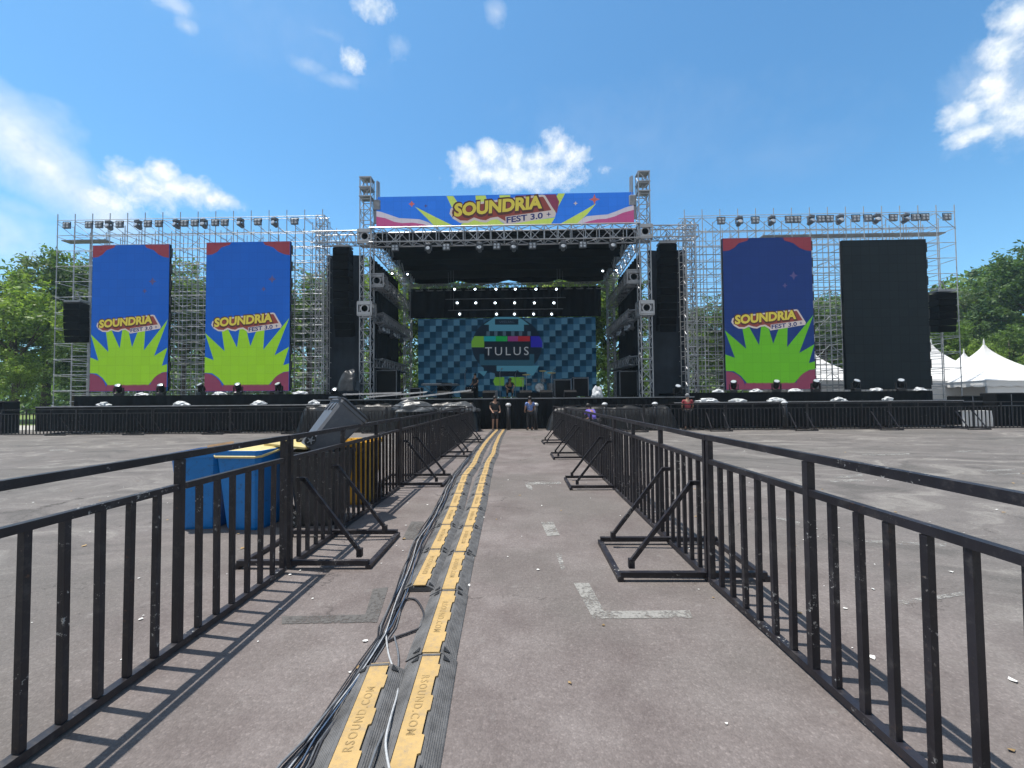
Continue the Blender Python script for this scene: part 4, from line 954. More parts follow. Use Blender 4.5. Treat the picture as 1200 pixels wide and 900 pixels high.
# ------------------------------------------------------------------ cable ramps and cables
def curve_pts(pts, Y):
    for (y0, x0), (y1, x1) in zip(pts, pts[1:]):
        if y0 <= Y <= y1: return x0+(x1-x0)*(Y-y0)/(y1-y0)
    return pts[0][1] if Y < pts[0][0] else pts[-1][1]
def ramp_yellow():
    m, nt, p = new_mat('worn_yellow_lid')
    f = noise_n(nt, 4, 5, .7); g_ = noise_n(nt, 24, 5, .75)
    c = ramp(nt, f, [(.3, (.37, .25, .10)), (.65, (.53, .355, .14))])
    c = mixc(nt, c, (.24, .20, .16), ramp(nt, g_, [(.50, 0.), (.72, .6)]))
    oi = N(nt, 'ShaderNodeObjectInfo'); sx_ = N(nt, 'ShaderNodeSeparateXYZ'); nt.links.new(objcoord(nt), sx_.inputs[0])
    e0 = math_n(nt, 'MULTIPLY', math_n(nt, 'ABSOLUTE', math_n(nt, 'SUBTRACT', sx_.outputs['Y'], .45)), 2.2)
    wear = math_n(nt, 'ADD', math_n(nt, 'ADD', e0, math_n(nt, 'MULTIPLY', f, .5)), math_n(nt, 'MULTIPLY', oi.outputs['Random'], .25))
    c = mixc(nt, c, (.27, .235, .21), ramp(nt, wear, [(1.0, 0.), (1.26, .85)]))
    nt.links.new(c, p.inputs['Base Color']); p.inputs['Roughness'].default_value = .7; bump(nt, p, g_, .3, .004); return m
M['rampyellow'] = ramp_yellow()
M['rampblack'] = plain('dusty_ramp_rubber', (.115, .115, .117), .8, 0, .4, 9., .5)
M['ramptext'] = plain('stamped_letters', (.34, .235, .10), .8, 0, .2, 10.)
SEG = .90
def make_ramp(turn):
    t = thing('cable_ramp', 'x', 'cable ramp'); L = SEG-.012
    m = MB(); pr = [(-.155, .002), (-.15, .008), (-.072, .048), (-.058, .050), (-.058, .036), (.058, .036), (.058, .050), (.072, .048), (.15, .008), (.155, .002)]
    n_ = len(pr); vs = [(x, 0, z) for x, z in pr]+[(x, L, z) for x, z in pr]
    m.add(vs, [tuple(range(n_-1, -1, -1)), tuple(range(n_, 2*n_))]+[(i, n_+i, n_+(i+1) % n_, (i+1) % n_) for i in range(n_)])
    for k in range(7):
        x = .082+k*.0095; z = .048-(x-.072)*.513
        for sx in (-1, 1): m.bar((sx*x, .01, z), (sx*x, L-.01, z), .003, .005)
    m.build('base', 'rampblack', t)
    for y in (.02, L-.06):
        for sx in (-1, 1):
            m = MB(); m.add([(sx*.075, y+.05, .0545), (sx*.075, y, .0545), (sx*.118, y+.01, .0335), (sx*.080, y+.05, .0445), (sx*.080, y, .0445), (sx*.116, y+.01, .0325)], [(0, 1, 2), (3, 5, 4), (0, 2, 5, 3), (1, 4, 5, 2), (0, 3, 4, 1)]); m.build('hinge_tab', 'rubber', t)
    w = .052
    right = [(w, .0)]
    for k in range(3):
        y0 = .12+k*.27; right += [(w, y0), (w+.014, y0+.006), (w+.014, y0+.11), (w, y0+.115)]
    right.append((w, L)); out = [(x, min(y, L)) for x, y in right]+[(-w, L), (-w, 0.)]
    m = MB(); n_ = len(out); m.add([(x, y, .0505) for x, y in out]+[(x, y, .0585) for x, y in out], [tuple(range(n_-1, -1, -1)), tuple(range(n_, 2*n_))]+[(i, (i+1) % n_, n_+(i+1) % n_, n_+i) for i in range(n_)])
    lid = m.build('lid', 'rampyellow', t)
    pv, fs = fit_text('RSOUND.COM', .44, .042, .008, 1.25); MB().add([(b*turn, .45-a*turn, .0602) for a, b in pv], fs).build('lettering', 'ramptext', lid)
    MB().box((0, L-.02, .0592), (.104, .022, .004)).build('hinge_cap', 'rampblack', lid)
    return t
rp = make_ramp(1); rq = make_ramp(-1)
RA = [(0.2, -.43), (1.2, -.46), (1.92, -.525), (2.58, -.566), (3.75, -.62), (6.3, -.69), (9.2, -.80), (11, -.86), (12.7, -.84), (15, -.93), (18, -.97), (22.9, -.95)]
LA = [(0.2, -.68), (1.3, -.72), (2.13, -.80), (2.6, -.845), (3.7, -.87), (4.84, -.92), (6.3, -1.0), (9.2, -1.19), (10.5, -1.17), (12.7, -1.27), (16, -1.32), (22.9, -1.27)]
def lane(pts, y0, y1, txt):
    k = 0; y = y0
    while y < y1:
        x0, x1 = curve_pts(pts, y), curve_pts(pts, y+SEG); a = math.atan2(x1-x0, SEG)
        loc = (x0, y, .001); nm = ORD[k] if k < 18 else f'{["nineteenth", "twentieth", "twenty-first", "twenty-second", "twenty-third", "twenty-fourth", "twenty-fifth", "twenty-sixth"][k-18]}'
        place(rp if txt == 'right' else rq, loc, f'yellow lidded cable ramp, {nm} from the viewer in the {txt} lane', f'cable ramps of the {txt} lane', -a+R(random.uniform(-.8, .8))); k += 1; y += SEG*math.cos(a)
lane(RA, .95, 22.0, 'right'); lane(LA, .85, 2.4, 'short near left'); lane(LA, 3.72, 22.0, 'far left')
for k, (col, rgh) in enumerate((((.14, .15, .165), .5), ((.035, .035, .04), .5), ((.07, .11, .18), .5), ((.42, .43, .44), .5))): M[f'cable{k}'] = plain(('grey', 'black', 'blue', 'white')[k]+'_cable', col, rgh, 0, .25, 20.)
CB = [(.3, -1.16), (1.5, -1.05), (1.92, -1.0), (2.5, -.96), (3.0, -.95), (3.75, -1.02), (5, -1.16), (6.3, -1.22), (9.2, -1.42), (12.7, -1.47), (22.8, -1.5)]
cols = ['grey', 'black', 'blue', 'white']
for k in range(11):
    c = (1, 0, 1, 2, 1, 3, 0, 1, 2, 0, 1)[k]; pts = []; y = .4; off = (k-5)*.0075
    while y < 22.5:
        w = .012*math.sin(y*1.9+k*1.7)+.009*math.sin(y*4.3+k*2.9)
        x = curve_pts(CB, y)+off*(1.6 if y > 3 or y < 2 else .8)+w
        pts.append((x, y, .010+.011*(k % 3)+.004*math.sin(y*3+k))); y += .13 if y < 6 else .4
    tag(MB().path(pts, (.0045, .0065, .004)[k % 3], 6).build('cable', f'cable{c}', smooth=True), f'{cols[c]} cable, {ORD[k]} from the left in the bundle beside the yellow ramps', 'cable', 'cables bundled beside the ramps')
lp = [G(462, 716, .02), G(474, 703, .014), G(486, 702, .012), G(494, 712, .012), G(497, 724, .012), G(493, 735, .012), G(480, 741, .012), G(466, 746, .012), G(452, 752, .012)]
def smooth_path(pp, n=6):
    out = []; q = [pp[0]]+list(pp)+[pp[-1]]
    for i in range(1, len(q)-2):
        for s in range(n):
            t_ = s/n; a, b_, c_, d_ = q[i-1], q[i], q[i+1], q[i+2]
            out.append(.5*((2*b_)+(c_-a)*t_+(2*a-5*b_+4*c_-d_)*t_**2+(3*b_-a-3*c_+d_)*t_**3))
    return out+[q[-2]]
tag(MB().path(smooth_path(lp), .008, 7).build('cable', 'cable1', smooth=True), 'black cable curled in a loop in the gap between the ramps', 'cable')
lp = [G(452, 740, .02), G(455, 765, .012), G(463, 790, .012), G(466, 810, .014), G(458, 840, .05), G(452, 870, .06), G(457, 905, .06)]
tag(MB().path(smooth_path(lp), .006, 7).build('cable', 'cable3', smooth=True), 'thin white cable wandering over the rubber between the two lanes', 'cable')
lp = [G(462, 745, .02), G(467, 770, .012), G(464, 800, .012), G(452, 850, .012), G(440, 880, .05), G(428, 915, .05)]
tag(MB().path(smooth_path(lp), .006, 7).build('cable', 'cable0', smooth=True), 'thin grey cable trailing from the bundle past the near ramp end', 'cable')

# ------------------------------------------------------------------ wheelie bins
def wheelie(label, loc, rz, mat, lidmat, lid='shut', euler=None, s=1.0):
    t = thing('wheelie_bin', label, 'bin', loc, R(rz), 'wheelie bins behind the left barrier')
    if euler: t.rotation_euler = euler
    t.scale = (s, s, s) if not isinstance(s, tuple) else s
    m = MB(); pr = [(.0, .215, .235), (.03, .225, .25), (.90, .285, .345), (.905, .305, .365), (.96, .305, .365), (.962, .29, .35)]
    vs = []; 
    def ringp(w, d, z, b=.05):
        return [(-w+b, -d, z), (w-b, -d, z), (w, -d+b, z), (w, d-b, z), (w-b, d, z), (-w+b, d, z), (-w, d-b, z), (-w, -d+b, z)]
    for z, w, d in pr: vs += ringp(w, d, z)
    vs += ringp(.265, .325, .90); vs += ringp(.20, .22, .05); nr = len(pr)+2
    fs = [tuple(range(7, -1, -1))]
    for k in range(nr-1):
        for i in range(8): fs.append((k*8+i, k*8+(i+1) % 8, (k+1)*8+(i+1) % 8, (k+1)*8+i))
    fs.append(tuple((nr-1)*8+i for i in range(8))); m.add(vs, fs)
    for x in (-.17, 0, .17): m.box((x, .318, .80), (.03, .07, .16)); 
    body = m.build('body', mat, t)
    m = MB(); m.tube((-.24, .42, .945), (.24, .42, .945), .018, 8)
    for x in (-.24, .24): m.bar((x, .34, .94), (x, .42, .945), .04)
    m.build('handle', mat, t)
    for x in (-.27, .27):
        w = MB().lathe([(.06, -.025), (.095, -.03), (.10, -.015), (.10, .015), (.095, .03), (.06, .025)], 18, (x, .27, .10), Matrix.Rotation(R(90), 3, 'Y')).build('wheel', 'rubber', t)
        h_ = MB(); h_.lathe([(.03, -.035), (.035, 0), (.03, .035)], 12, (x, .27, .10), Matrix.Rotation(R(90), 3, 'Y'))
        for a in range(5): h_.bar((x, .27+.025*math.cos(a*1.257), .1+.025*math.sin(a*1.257)), (x, .27+.07*math.cos(a*1.257), .1+.07*math.sin(a*1.257)), .066, .018)
        h_.build('hub', 'alu_dull', w)
    if lid != 'none':
        m = MB(); a = []
        for z, w, d in ((.964, .315, .375), (.985, .318, .38), (1.02, .26, .32), (1.03, .15, .2)): a += ringp(w, d, z, .06)
        m.add(a, [tuple(range(7, -1, -1))]+[(k*8+i, k*8+(i+1) % 8, (k+1)*8+(i+1) % 8, (k+1)*8+i) for k in range(3) for i in range(8)]+[tuple(24+i for i in range(8))])
        if lid == 'ajar':
            rot = Matrix.Rotation(R(7), 4, 'X'); piv = Vector((0, .37, .97)); m.v = [tuple(piv + rot.to_3x3() @ (Vector(v)-piv)) for v in m.v]
            m.v = [(v[0], v[1], v[2]+.003) for v in m.v]
        m.build('lid', lidmat, t)
    return t
wheelie('blue wheelie bin without lid, the left one of the two blue bins', (-4.10, 5.75, 0), 6, 'binblue', 'lidyellow', 'none')
wheelie('blue wheelie bin under a pale yellow lid, beside the black bin', (-3.47, 5.72, 0), -5, 'binblue', 'lidyellow', 'ajar', s=1.03)
wheelie('black wheelie bin standing upright close to the barrier', (-2.66, 5.85, 0), 90, 'binblack', 'binblack', 'none', s=.98)
wheelie('yellow wheelie bin behind the black bins', (-2.62, 7.0, 0), 0, 'binyellow', 'binyellow', 'none', s=1.0)
q = P(366, 530, 5.8)
wheelie('black wheelie bin, coloured grey for sunlight, tipped over on top of the standing black bin', q, 0, 'binsuntint', 'binblack', 'shut', (Matrix.Rotation(R(42), 3, 'Z') @ Matrix.Rotation(R(42), 3, 'Y') @ Matrix.Rotation(R(90), 3, 'Z')).to_euler(), s=(.70, .66, .76))
t = thing('bin_lid', 'loose pale yellow bin lid lying tilted across the blue and black bins', 'bin lid', (-3.02, 6.02, 1.02)); t.rotation_euler = (R(3), R(5), R(-8))
m = MB(); m.cbox((0, 0, .02), (.62, .72, .045), .02); m.build('panel', 'lidyellow', t)
o = thing('cardboard', 'brown cardboard piece lying in the mouth of the open blue bin', 'cardboard', (-4.0, 5.72, .93)); o.rotation_euler = (R(8), R(-6), R(20))
m = MB(); m.box((0, 0, 0), (.34, .40, .012)); m.add([(-.17, .2, .007), (.17, .2, .007), (.15, .26, .07), (-.15, .25, .06)], [(0, 1, 2, 3)]); m.build('sheet', 'wood', o)
lump('rubbish_bag', (-2.95, 5.7, 0.005), (.28, .25, .16), 'whiteplastic', 'crumpled white rubbish bag on the ground between blue and black bins', 'rubbish bag', 71)

# ------------------------------------------------------------------ tents, cases and table at the far right
def tent(px, Y, w, label, top, rot=0):
    q = P(px, 450, Y); ze = P(px, 447, Y).z; zt = P(px, top, Y).z
    t = thing('pagoda_tent', label, 'tent', (q.x, Y, 0), R(rot), 'white pagoda tents behind the right wing')
    m = MB(); n_ = 10; vs = []; seg = 8; ring = []
    for k in range(n_+1):
        u = k/n_; r = (w/2)*(1-u)**1.45*(1-.10*math.sin(u*math.pi))+.04; z = ze+(zt-ze)*u
        for (a, b_), (c_, d_) in zip(((-1, -1), (1, -1), (1, 1), (-1, 1)), ((1, -1), (1, 1), (-1, 1), (-1, -1))):
            for s in range(seg):
                f = s/seg; x, y = (a+(c_-a)*f)*r, (b_+(d_-b_)*f)*r; vs.append((x, y, z-.05*math.sin(f*math.pi)*(1-u)))
    n4 = seg*4
    m.add(vs, [(k*n4+i, k*n4+(i+1) % n4, (k+1)*n4+(i+1) % n4, (k+1)*n4+i) for k in range(n_) for i in range(n4)]); m.build('roof', 'tent', t)
    MB().lathe([(.05, 0), (.04, .25), (.005, .45)], 8, (0, 0, zt-.05)).build('finial', 'tent', t)
    v = MB()
    for a, b_ in (((-1, -1), (1, -1)), ((1, -1), (1, 1)), ((1, 1), (-1, 1)), ((-1, 1), (-1, -1))):
        a = Vector((a[0]*w/2, a[1]*w/2, 0)); b_ = Vector((b_[0]*w/2, b_[1]*w/2, 0)); vv = []
        for i in range(25):
            f = i/24; p_ = a.lerp(b_, f); dz = .06*abs(math.sin(f*math.pi*6)); vv += [(p_.x, p_.y, ze+.0), (p_.x*1.003, p_.y*1.003, ze-.32-dz)]
        v.add(vv, [(2*i, 2*i+2, 2*i+3, 2*i+1) for i in range(24)])
    v.build('valance', 'tent', t)
    for sx in (-1, 1):
        for sy in (-1, 1): MB().bar((sx*w/2*.985, sy*w/2*.985, 0), (sx*w/2*.985, sy*w/2*.985, ze), .07).build('leg', 'galv', t)
    MB().box((0, w/2*.97, (ze-.3)/2), (w*.96, .02, ze-.3)).build('back_panel', 'tent', t)
    f = MB(); f.add([(-w*.48, -w*.485, .9), (w*.48, -w*.485, .9), (w*.48, -w*.485, ze-.28), (-w*.48, -w*.485, ze-.28)], [(0, 1, 2, 3)]); f.build('front_panel', 'tent', t)
    return t
tent(1093, 31.0, 5, 'white pagoda tent seen through the right end of the scaffold', 403)
tent(1131, 36.5, 5, 'small looking white pagoda tent behind the gap of two bigger tents', 414)
tent(1155, 28.6, 5, 'large white pagoda tent farthest right above the black cases', 404)
tent(955, 33.0, 5.4, 'white pagoda tent seen between the lit and the dark screen', 414)
def stackcase(x0, x1, yt, yb, Y, label, z0=0):
    a, b_ = P(x0, yb, Y), P(x1, yt, Y); w = b_.x-a.x; h = b_.z-z0
    t = thing('speaker_cabinet', label, 'speaker', ((a.x+b_.x)/2, Y, z0)); MB().cbox((0, .4, h/2), (w, .8, h), .04).build('body', 'speaker', t)
    m = MB(); m.box((0, -.012, h*.5), (w*.9, .02, h*.9)); m.build('grille', 'grille', t)
    m = MB(); m.bar((-w*.44, -.03, h*.62), (w*.44, -.03, h*.62), .03); m.bar((0, -.03, h*.05), (0, -.03, h*.95), .025); m.build('bracket', 'lampgrey', t)
stackcase(1168, 1202, 460, 498, 22.6, 'large black speaker cabinet standing at the far right edge')
t = thing('draped_table', 'low table under a white striped cloth below the black cabinet at right', 'table', GP(1137, 22.6))
m = MB(); vs = []
for i in range(33):
    f = i/32; x = -.72+1.44*f; y = -.3+.03*math.sin(f*50); vs += [(x*1.08, y-.03, .04), (x, y, .78)]
m.add(vs, [(2*i, 2*i+2, 2*i+3, 2*i+1) for i in range(32)]); m.box((0, .05, .79), (1.46, .74, .02)); m.build('cloth', 'tent', t)
for sx in (-1, 1): MB().bar((sx*.6, .3, 0), (sx*.6, .3, .78), .05).build('leg', 'galv', t)
MB().cbox((0, .05, 1.15), (1.05, .6, .62), .03)
stackcase(1127, 1152, 463.5, 479, 22.7, 'black speaker cabinet lying on the white draped table', .805)
stackcase(-14, 4, 470, 508, 22.4, 'black speaker cabinet at the far left edge before the lawn')

# ------------------------------------------------------------------ trees
def crown_mesh(seed, h, r, nclump, leaves, size):
    rnd = random.Random(seed); m = MB(); cl = []
    lobes = [(Vector((rnd.uniform(-.55, .55)*r, rnd.uniform(-.55, .55)*r, h*rnd.uniform(.42, .86))), rnd.uniform(.38, .62)*r) for _ in range(9)] + [(Vector((0, 0, h*.82)), .5*r)]
    for _ in range(nclump):
        c, lr = rnd.choice(lobes); d = Vector((rnd.gauss(0, 1), rnd.gauss(0, 1), rnd.gauss(0, 1))).normalized()
        cl.append((c + d*lr*rnd.uniform(.55, 1.05)*Vector((1, 1, .8)).length/1.62, rnd.uniform(.35, .75)))
    for c, cr in cl:
        for _ in range(leaves):
            d = Vector((rnd.gauss(0, 1), rnd.gauss(0, 1), rnd.gauss(0, .75)))*cr*.55; p = c+d; s = size*rnd.uniform(.6, 1.3)
            n_ = Vector((rnd.gauss(0, 1), rnd.gauss(0, 1), rnd.gauss(.8, 1))).normalized(); a = n_.orthogonal().normalized(); a.rotate(Matrix.Rotation(rnd.random()*6.28, 3, n_)); b_ = n_.cross(a)
            m.add([p-a*s, p-b_*s*.45, p+a*s, p+b_*s*.45], [(0, 1, 2, 3)])
    return m, lobes
def make_tree(name, seed, h, r, leaf, nclump=230, leaves=48, size=.18):
    t = thing(name, 'x', 'tree'); cm, lobes = crown_mesh(seed, h, r, nclump, leaves, size); rnd = random.Random(seed+1)
    m = MB(); top = Vector((rnd.uniform(-.3, .3), rnd.uniform(-.3, .3), h*.8)); fork = Vector((rnd.uniform(-.2, .2), 0, h*.3))
    m.path([(0, 0, -.4), fork*.5, fork, fork.lerp(top, .5), top], .2, 8, [.30*h/12, .24*h/12, .19*h/12, .11*h/12, .03])
    for c, lr in lobes[:8]: st = fork.lerp(top, rnd.uniform(0, .45)); m.path([st, st.lerp(c, .5)+Vector((0, 0, -.3)), c], .1, 6, [.10*h/12, .06*h/12, .02])
    m.build('trunk', 'bark', t, smooth=True); cm.build('crown', leaf, t); return t
protos = [make_tree('broadleaf_tree', 1, 13, 4.6, 'leafA'), make_tree('broadleaf_tree', 2, 14, 4.8, 'leafB'), make_tree('broadleaf_tree', 3, 12.5, 5.0, 'leafC'), make_tree('broadleaf_tree', 4, 14, 4.2, 'leafD')]
def tree(k, px, Y, ytop, label, group, z0=None):
    q = P(px, 450, Y); zt = P(px, ytop, Y).z; h0 = (13, 14, 12.5, 14)[k]; z0 = z0 if z0 is not None else max(0, hill_z(q.x, Y) if q.x > 22 and Y > 36 else 0)
    s = (zt-z0)/h0*.97; o = place(protos[k], (q.x, Y, z0-.05), label, group, random.uniform(0, 6.28)); o.scale = (s*random.uniform(.95, 1.15), s*random.uniform(.95, 1.15), s); return o
GT = 'trees behind the left wing'; GC = 'trees behind the stage'; GH = 'trees on the slope at right'
tree(2, 18, 35, 320, 'bright green leafy tree at the far left edge of the lawn', GT); tree(0, 52, 40, 284, 'tall leafy tree rising behind the bright green one at far left', GT)
tree(1, -35, 38, 300, 'dark leafy tree cut by the left picture edge', GT); tree(3, 100, 42, 296, 'grey green tree behind the left scaffold end and its hanging speakers', GT)
tree(1, 85, 34.5, 385, 'low dark tree under the hanging speakers on the left scaffold', GT); tree(2, 20, 33, 418, 'small light green tree on the lawn behind the barrier', GT)
for j, (k, px, Y, yt) in enumerate(((3, 165, 46, 306), (1, 215, 44, 312), (0, 262, 47, 308), (3, 318, 45, 318), (1, 362, 44, 306), (0, 412, 48, 318))):
    tree(k, px, Y, yt, f'leafy tree, {ORD[j]} from the left in the belt behind the left screens', 'trees behind the left screens')
for j, (k, px, Y, yt) in enumerate(((2, 470, 44, 318), (0, 512, 46, 300), (1, 560, 48, 314), (2, 640, 46, 312), (0, 690, 44, 300), (2, 722, 43, 322))):
    tree(k, px, Y, yt, f'leafy tree glimpsed around the stage screen, {ORD[j]} from the left', GC)
for j, (k, px, Y, yt) in enumerate(((3, 818, 46, 346), (0, 846, 44, 352), (1, 966, 45, 336), (3, 985, 50, 332), (0, 1012, 47, 340))):
    tree(k, px, Y, yt, f'leafy tree, {ORD[j]} from the left in the belt behind the right screens', 'trees behind the right screens')
for j, (k, px, Y, yt, lab) in enumerate(((3, 1062, 56, 326, 'pale tall tree on the slope rising beyond the hanging right speakers'), (3, 1115, 58, 348, 'pale tree on the slope above the two smaller tents'), (0, 1092, 48, 372, 'mid green bushy tree on the slope behind the leftmost far tent'), (3, 1150, 54, 330, 'grey green tree on the slope above the large tent'), (0, 1185, 62, 306, 'mid green tree high on the slope near the right edge'), (1, 1214, 50, 272, 'tall dark tree cut by the right picture edge'), (2, 1140, 46, 398, 'light green bushy tree low on the slope behind the large tent'), (0, 1183, 47, 378, 'mid green tree low on the slope right of the tent peak'), (2, 1198, 44, 418, 'low bright bush at the slope foot beside the large tent'), (0, 1240, 56, 330, 'mid green tree beyond the right picture edge on the slope'))):
    tree(k, px, Y, yt, lab, GH)

rnd = random.Random(77); m = MB()
for _ in range(46000):
    x = rnd.uniform(-95, 80); y = 58+rnd.gauss(0, 3)+ (abs(x)*.05); hh = 8.0+4.0*noise.noise(Vector((x*.13, 0, 3)))+1.2*noise.noise(Vector((x*.5, 0, 8)))
    if x > 20: hh += 0
    z = max(hill_z(x, y) if x > 22 else 0, 0) + hh*rnd.random()**.8; p = Vector((x, y, z)); s_ = rnd.uniform(.24, .46)
    n_ = Vector((rnd.gauss(0, 1), rnd.gauss(-.5, 1), rnd.gauss(.6, 1))).normalized(); a = n_.orthogonal().normalized(); a.rotate(Matrix.Rotation(rnd.random()*6.28, 3, n_)); b_ = n_.cross(a)
    m.add([p-a*s_, p-b_*s_*.6, p+a*s_, p+b_*s_*.6], [(0, 1, 2, 3)])
tag(m.build('woods', 'leafA'), 'green far wood forming one mass behind the trees', 'wood', kind='stuff')

hm_ = bpy.data.materials.new('thin_haze'); hm_.use_nodes = True; hn = hm_.node_tree; hn.nodes.remove(hn.nodes['Principled BSDF'])
pv_ = hn.nodes.new('ShaderNodeVolumePrincipled'); pv_.inputs['Color'].default_value = (.62, .84, 1, 1); pv_.inputs['Density'].default_value = HAZE; pv_.inputs['Anisotropy'].default_value = .2
hn.links.new(pv_.outputs[0], hn.nodes['Material Output'].inputs['Volume']); M['haze'] = hm_
g = MB(); g.box((0, 430, 14.5), (1240, 1280, 31)); tag(g.build('haze', 'haze'), 'thin pale haze in the air over the whole lot', 'haze', kind='stuff')

# ------------------------------------------------------------------ sky with clouds, sun, camera
SUN = Vector((-.315, .05, 1.)).normalized(); el = math.asin(SUN.z); az = math.atan2(SUN.x, SUN.y)
w = bpy.data.worlds.new('World'); SC.world = w; w.use_nodes = True; nt = w.node_tree; bg = nt.nodes['Background']
sky = N(nt, 'ShaderNodeTexSky', sky_type='NISHITA', sun_disc=False); sky.sun_elevation = el; sky.sun_rotation = az; sky.air_density = 1.0; sky.dust_density = .6; sky.ozone_density = 1.6; sky.altitude = 0
tc = N(nt, 'ShaderNodeTexCoord'); dirv = tc.outputs['Generated']
sx = N(nt, 'ShaderNodeSeparateXYZ'); nt.links.new(dirv, sx.inputs[0])
AZ = math_n(nt, 'ARCTAN2', sx.outputs['X'], sx.outputs['Y']); EL = math_n(nt, 'ARCSINE', sx.outputs['Z'])
def wn(scale, detail, rough, dist=0.):
    n = N(nt, 'ShaderNodeTexNoise'); n.inputs['Scale'].default_value = scale; n.inputs['Detail'].default_value = detail; n.inputs['Roughness'].default_value = rough; n.inputs['Distortion'].default_value = dist
    nt.links.new(dirv, n.inputs['Vector']); return n.outputs['Fac']
n1 = wn(6, 10, .66, .5); n2 = wn(17, 12, .72, .35)
puff = math_n(nt, 'ADD', math_n(nt, 'MULTIPLY', math_n(nt, 'SUBTRACT', n1, .5), 2.9), math_n(nt, 'MULTIPLY', math_n(nt, 'SUBTRACT', n2, .5), 2.6))
tot = None; soft = None
n3 = wn(34, 8, .62, .15); knob = math_n(nt, 'ADD', math_n(nt, 'MULTIPLY', math_n(nt, 'SUBTRACT', n3, .5), 2.6), math_n(nt, 'MULTIPLY', math_n(nt, 'SUBTRACT', n2, .5), 1.2))
def cloud(px, py, rx, ry, gain=1., amp=1., sharp=.35, ang=0., kn=False):
    """one cloud: an ellipse on the sky (azimuth, elevation) with a ragged edge"""
    d = ray(px, py).normalized(); a0, e0 = math.atan2(d.x, d.y), math.asin(d.z)
    d2 = ray(px+rx, py).normalized(); d3 = ray(px, py-ry).normalized()
    ra = max(abs(math.atan2(d2.x, d2.y)-a0), .004); re = max(abs(math.asin(d3.z)-e0), .004)
    u = math_n(nt, 'DIVIDE', math_n(nt, 'SUBTRACT', AZ, a0), ra); v = math_n(nt, 'DIVIDE', math_n(nt, 'SUBTRACT', EL, e0), re)
    if ang:
        ca, sa = math.cos(R(ang)), math.sin(R(ang)); U0 = math_n(nt, 'MULTIPLY', u, ra); V0 = math_n(nt, 'MULTIPLY', v, re)
        u = math_n(nt, 'DIVIDE', math_n(nt, 'SUBTRACT', math_n(nt, 'MULTIPLY', U0, ca), math_n(nt, 'MULTIPLY', V0, sa)), ra); v = math_n(nt, 'DIVIDE', math_n(nt, 'ADD', math_n(nt, 'MULTIPLY', U0, sa), math_n(nt, 'MULTIPLY', V0, ca)), re)
    r = math_n(nt, 'SQRT', math_n(nt, 'ADD', math_n(nt, 'MULTIPLY', u, u), math_n(nt, 'MULTIPLY', v, v)))
    f = math_n(nt, 'ADD', math_n(nt, 'SUBTRACT', 1., r), math_n(nt, 'MULTIPLY', knob if kn else puff, amp))
    f = math_n(nt, 'DIVIDE', f, sharp, clamp=True); f = math_n(nt, 'MULTIPLY', math_n(nt, 'SMOOTHSTEP', 0., 0., 1.), 0.) if False else f
    return math_n(nt, 'MULTIPLY', f, gain)
def maxn(a, b): return b if a is None else math_n(nt, 'MAXIMUM', a, b)
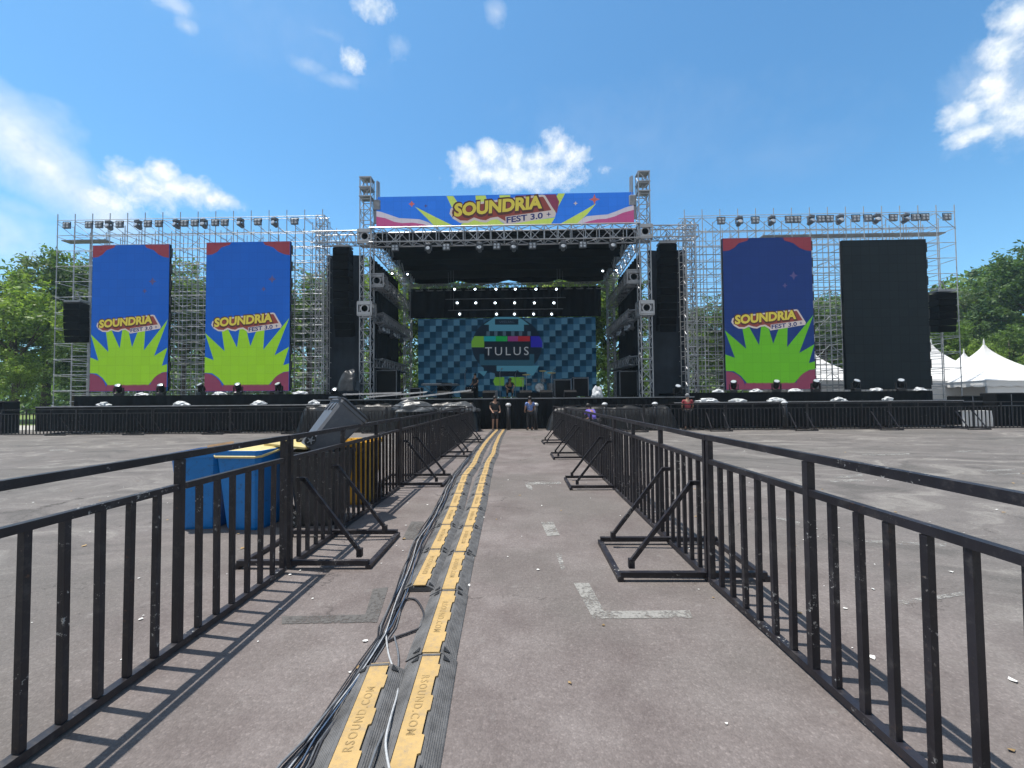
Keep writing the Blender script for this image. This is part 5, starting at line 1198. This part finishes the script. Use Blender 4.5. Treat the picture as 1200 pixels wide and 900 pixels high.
for args in [(a, b, c_*1.08, d*1.08, 1., .62, .85, 0., True) for a, b, c_, d in ((549, 190, 24, 20), (576, 180, 24, 19), (602, 190, 30, 20), (628, 186, 24, 20), (651, 174, 22, 22), (673, 184, 22, 18), (612, 206, 84, 20), (562, 206, 34, 17),
                (148, 207, 34, 20), (192, 202, 26, 20), (172, 224, 60, 24), (220, 224, 48, 22), (256, 234, 32, 13), (120, 232, 40, 20),
                (1160, 105, 46, 34), (1190, 130, 60, 42), (1132, 132, 40, 22), (1175, 60, 40, 36), (1195, 20, 52, 34), (1145, 155, 40, 14), (438, 8, 26, 22), (413, 70, 17, 15))] + [
             (48, 190, 165, 54, .97, .22, 1.05, 36.), (100, 232, 110, 40, .85, .25, .9, 30.), (20, 150, 90, 45, .55, .4, 1.2), (-10, 280, 130, 50, .6, .4, 1.3), (25, 245, 60, 14, .35, .6, 1.3), (1170, 110, 100, 80, .5, .5, 1.1),
             (358, 78, 34, 14, .42, .75, 1.1), (392, 94, 40, 12, .34, .8, 1.2), (466, 54, 18, 24, .40, .8, 1.1), (205, 6, 30, 12, .42, .8, 1.1), (218, 30, 16, 12, .42, .7, 1.), (582, 14, 14, 18, .35, .8, 1.1), (385, 40, 26, 10, .25, .8, 1.3), (340, 40, 140, 80, .10, .6, 1.6), (740, 170, 240, 80, .10, .6, 1.8), (900, 185, 160, 40, .08, .6, 1.6)]:
    tot = maxn(tot, cloud(*args))
deck = math_n(nt, 'MAXIMUM', math_n(nt, 'MULTIPLY', math_n(nt, 'SUBTRACT', EL, .86), 2.6), math_n(nt, 'MULTIPLY', math_n(nt, 'SUBTRACT', -.15, sx.outputs['Y']), 2.2))  # unseen white clouds overhead and behind the camera, added to fill shadows
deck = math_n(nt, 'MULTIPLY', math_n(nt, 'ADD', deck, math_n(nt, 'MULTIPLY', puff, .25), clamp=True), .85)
skyc = mixc(nt, sky.outputs['Color'], (.66, 1.11, 1.27), 1., 'MULTIPLY')
shade = ramp(nt, math_n(nt, 'ADD', math_n(nt, 'MULTIPLY', n1, .5), math_n(nt, 'MULTIPLY', n3, .5)), [(.36, (4.3, 5.2, 6.0)), (.56, (6.5, 6.8, 7.1))])
hzf = math_n(nt, 'POWER', math_n(nt, 'SUBTRACT', 1., math_n(nt, 'DIVIDE', math_n(nt, 'ABSOLUTE', EL), .5, clamp=True), clamp=True), 2.)
skyc = mixc(nt, skyc, (3.1, 4.5, 5.9), math_n(nt, 'MULTIPLY', hzf, .30))
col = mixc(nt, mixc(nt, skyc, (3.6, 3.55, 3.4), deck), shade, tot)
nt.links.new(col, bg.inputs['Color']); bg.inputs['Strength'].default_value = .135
sl = bpy.data.lights.new('sun', 'SUN'); sl.energy = 4.7; sl.angle = R(.53); sl.color = (1., .95, .875)
so = bpy.data.objects.new('sun', sl); C.objects.link(so); so.rotation_euler = SUN.to_track_quat('Z', 'Y').to_euler()
cd = bpy.data.cameras.new('camera'); cam = bpy.data.objects.new('camera', cd); C.objects.link(cam)
cam.location = EYEP; cam.rotation_euler = CAMROT.to_euler(); cd.sensor_fit = 'HORIZONTAL'; cd.sensor_width = 36; cd.lens = 36*F/1200; cd.clip_start = .05; cd.clip_end = 3000
SC.camera = cam
vs_ = SC.view_settings; vs_.view_transform = 'Standard'; vs_.look = 'None'; vs_.exposure = .25; vs_.gamma = 1; vs_.use_curve_mapping = False
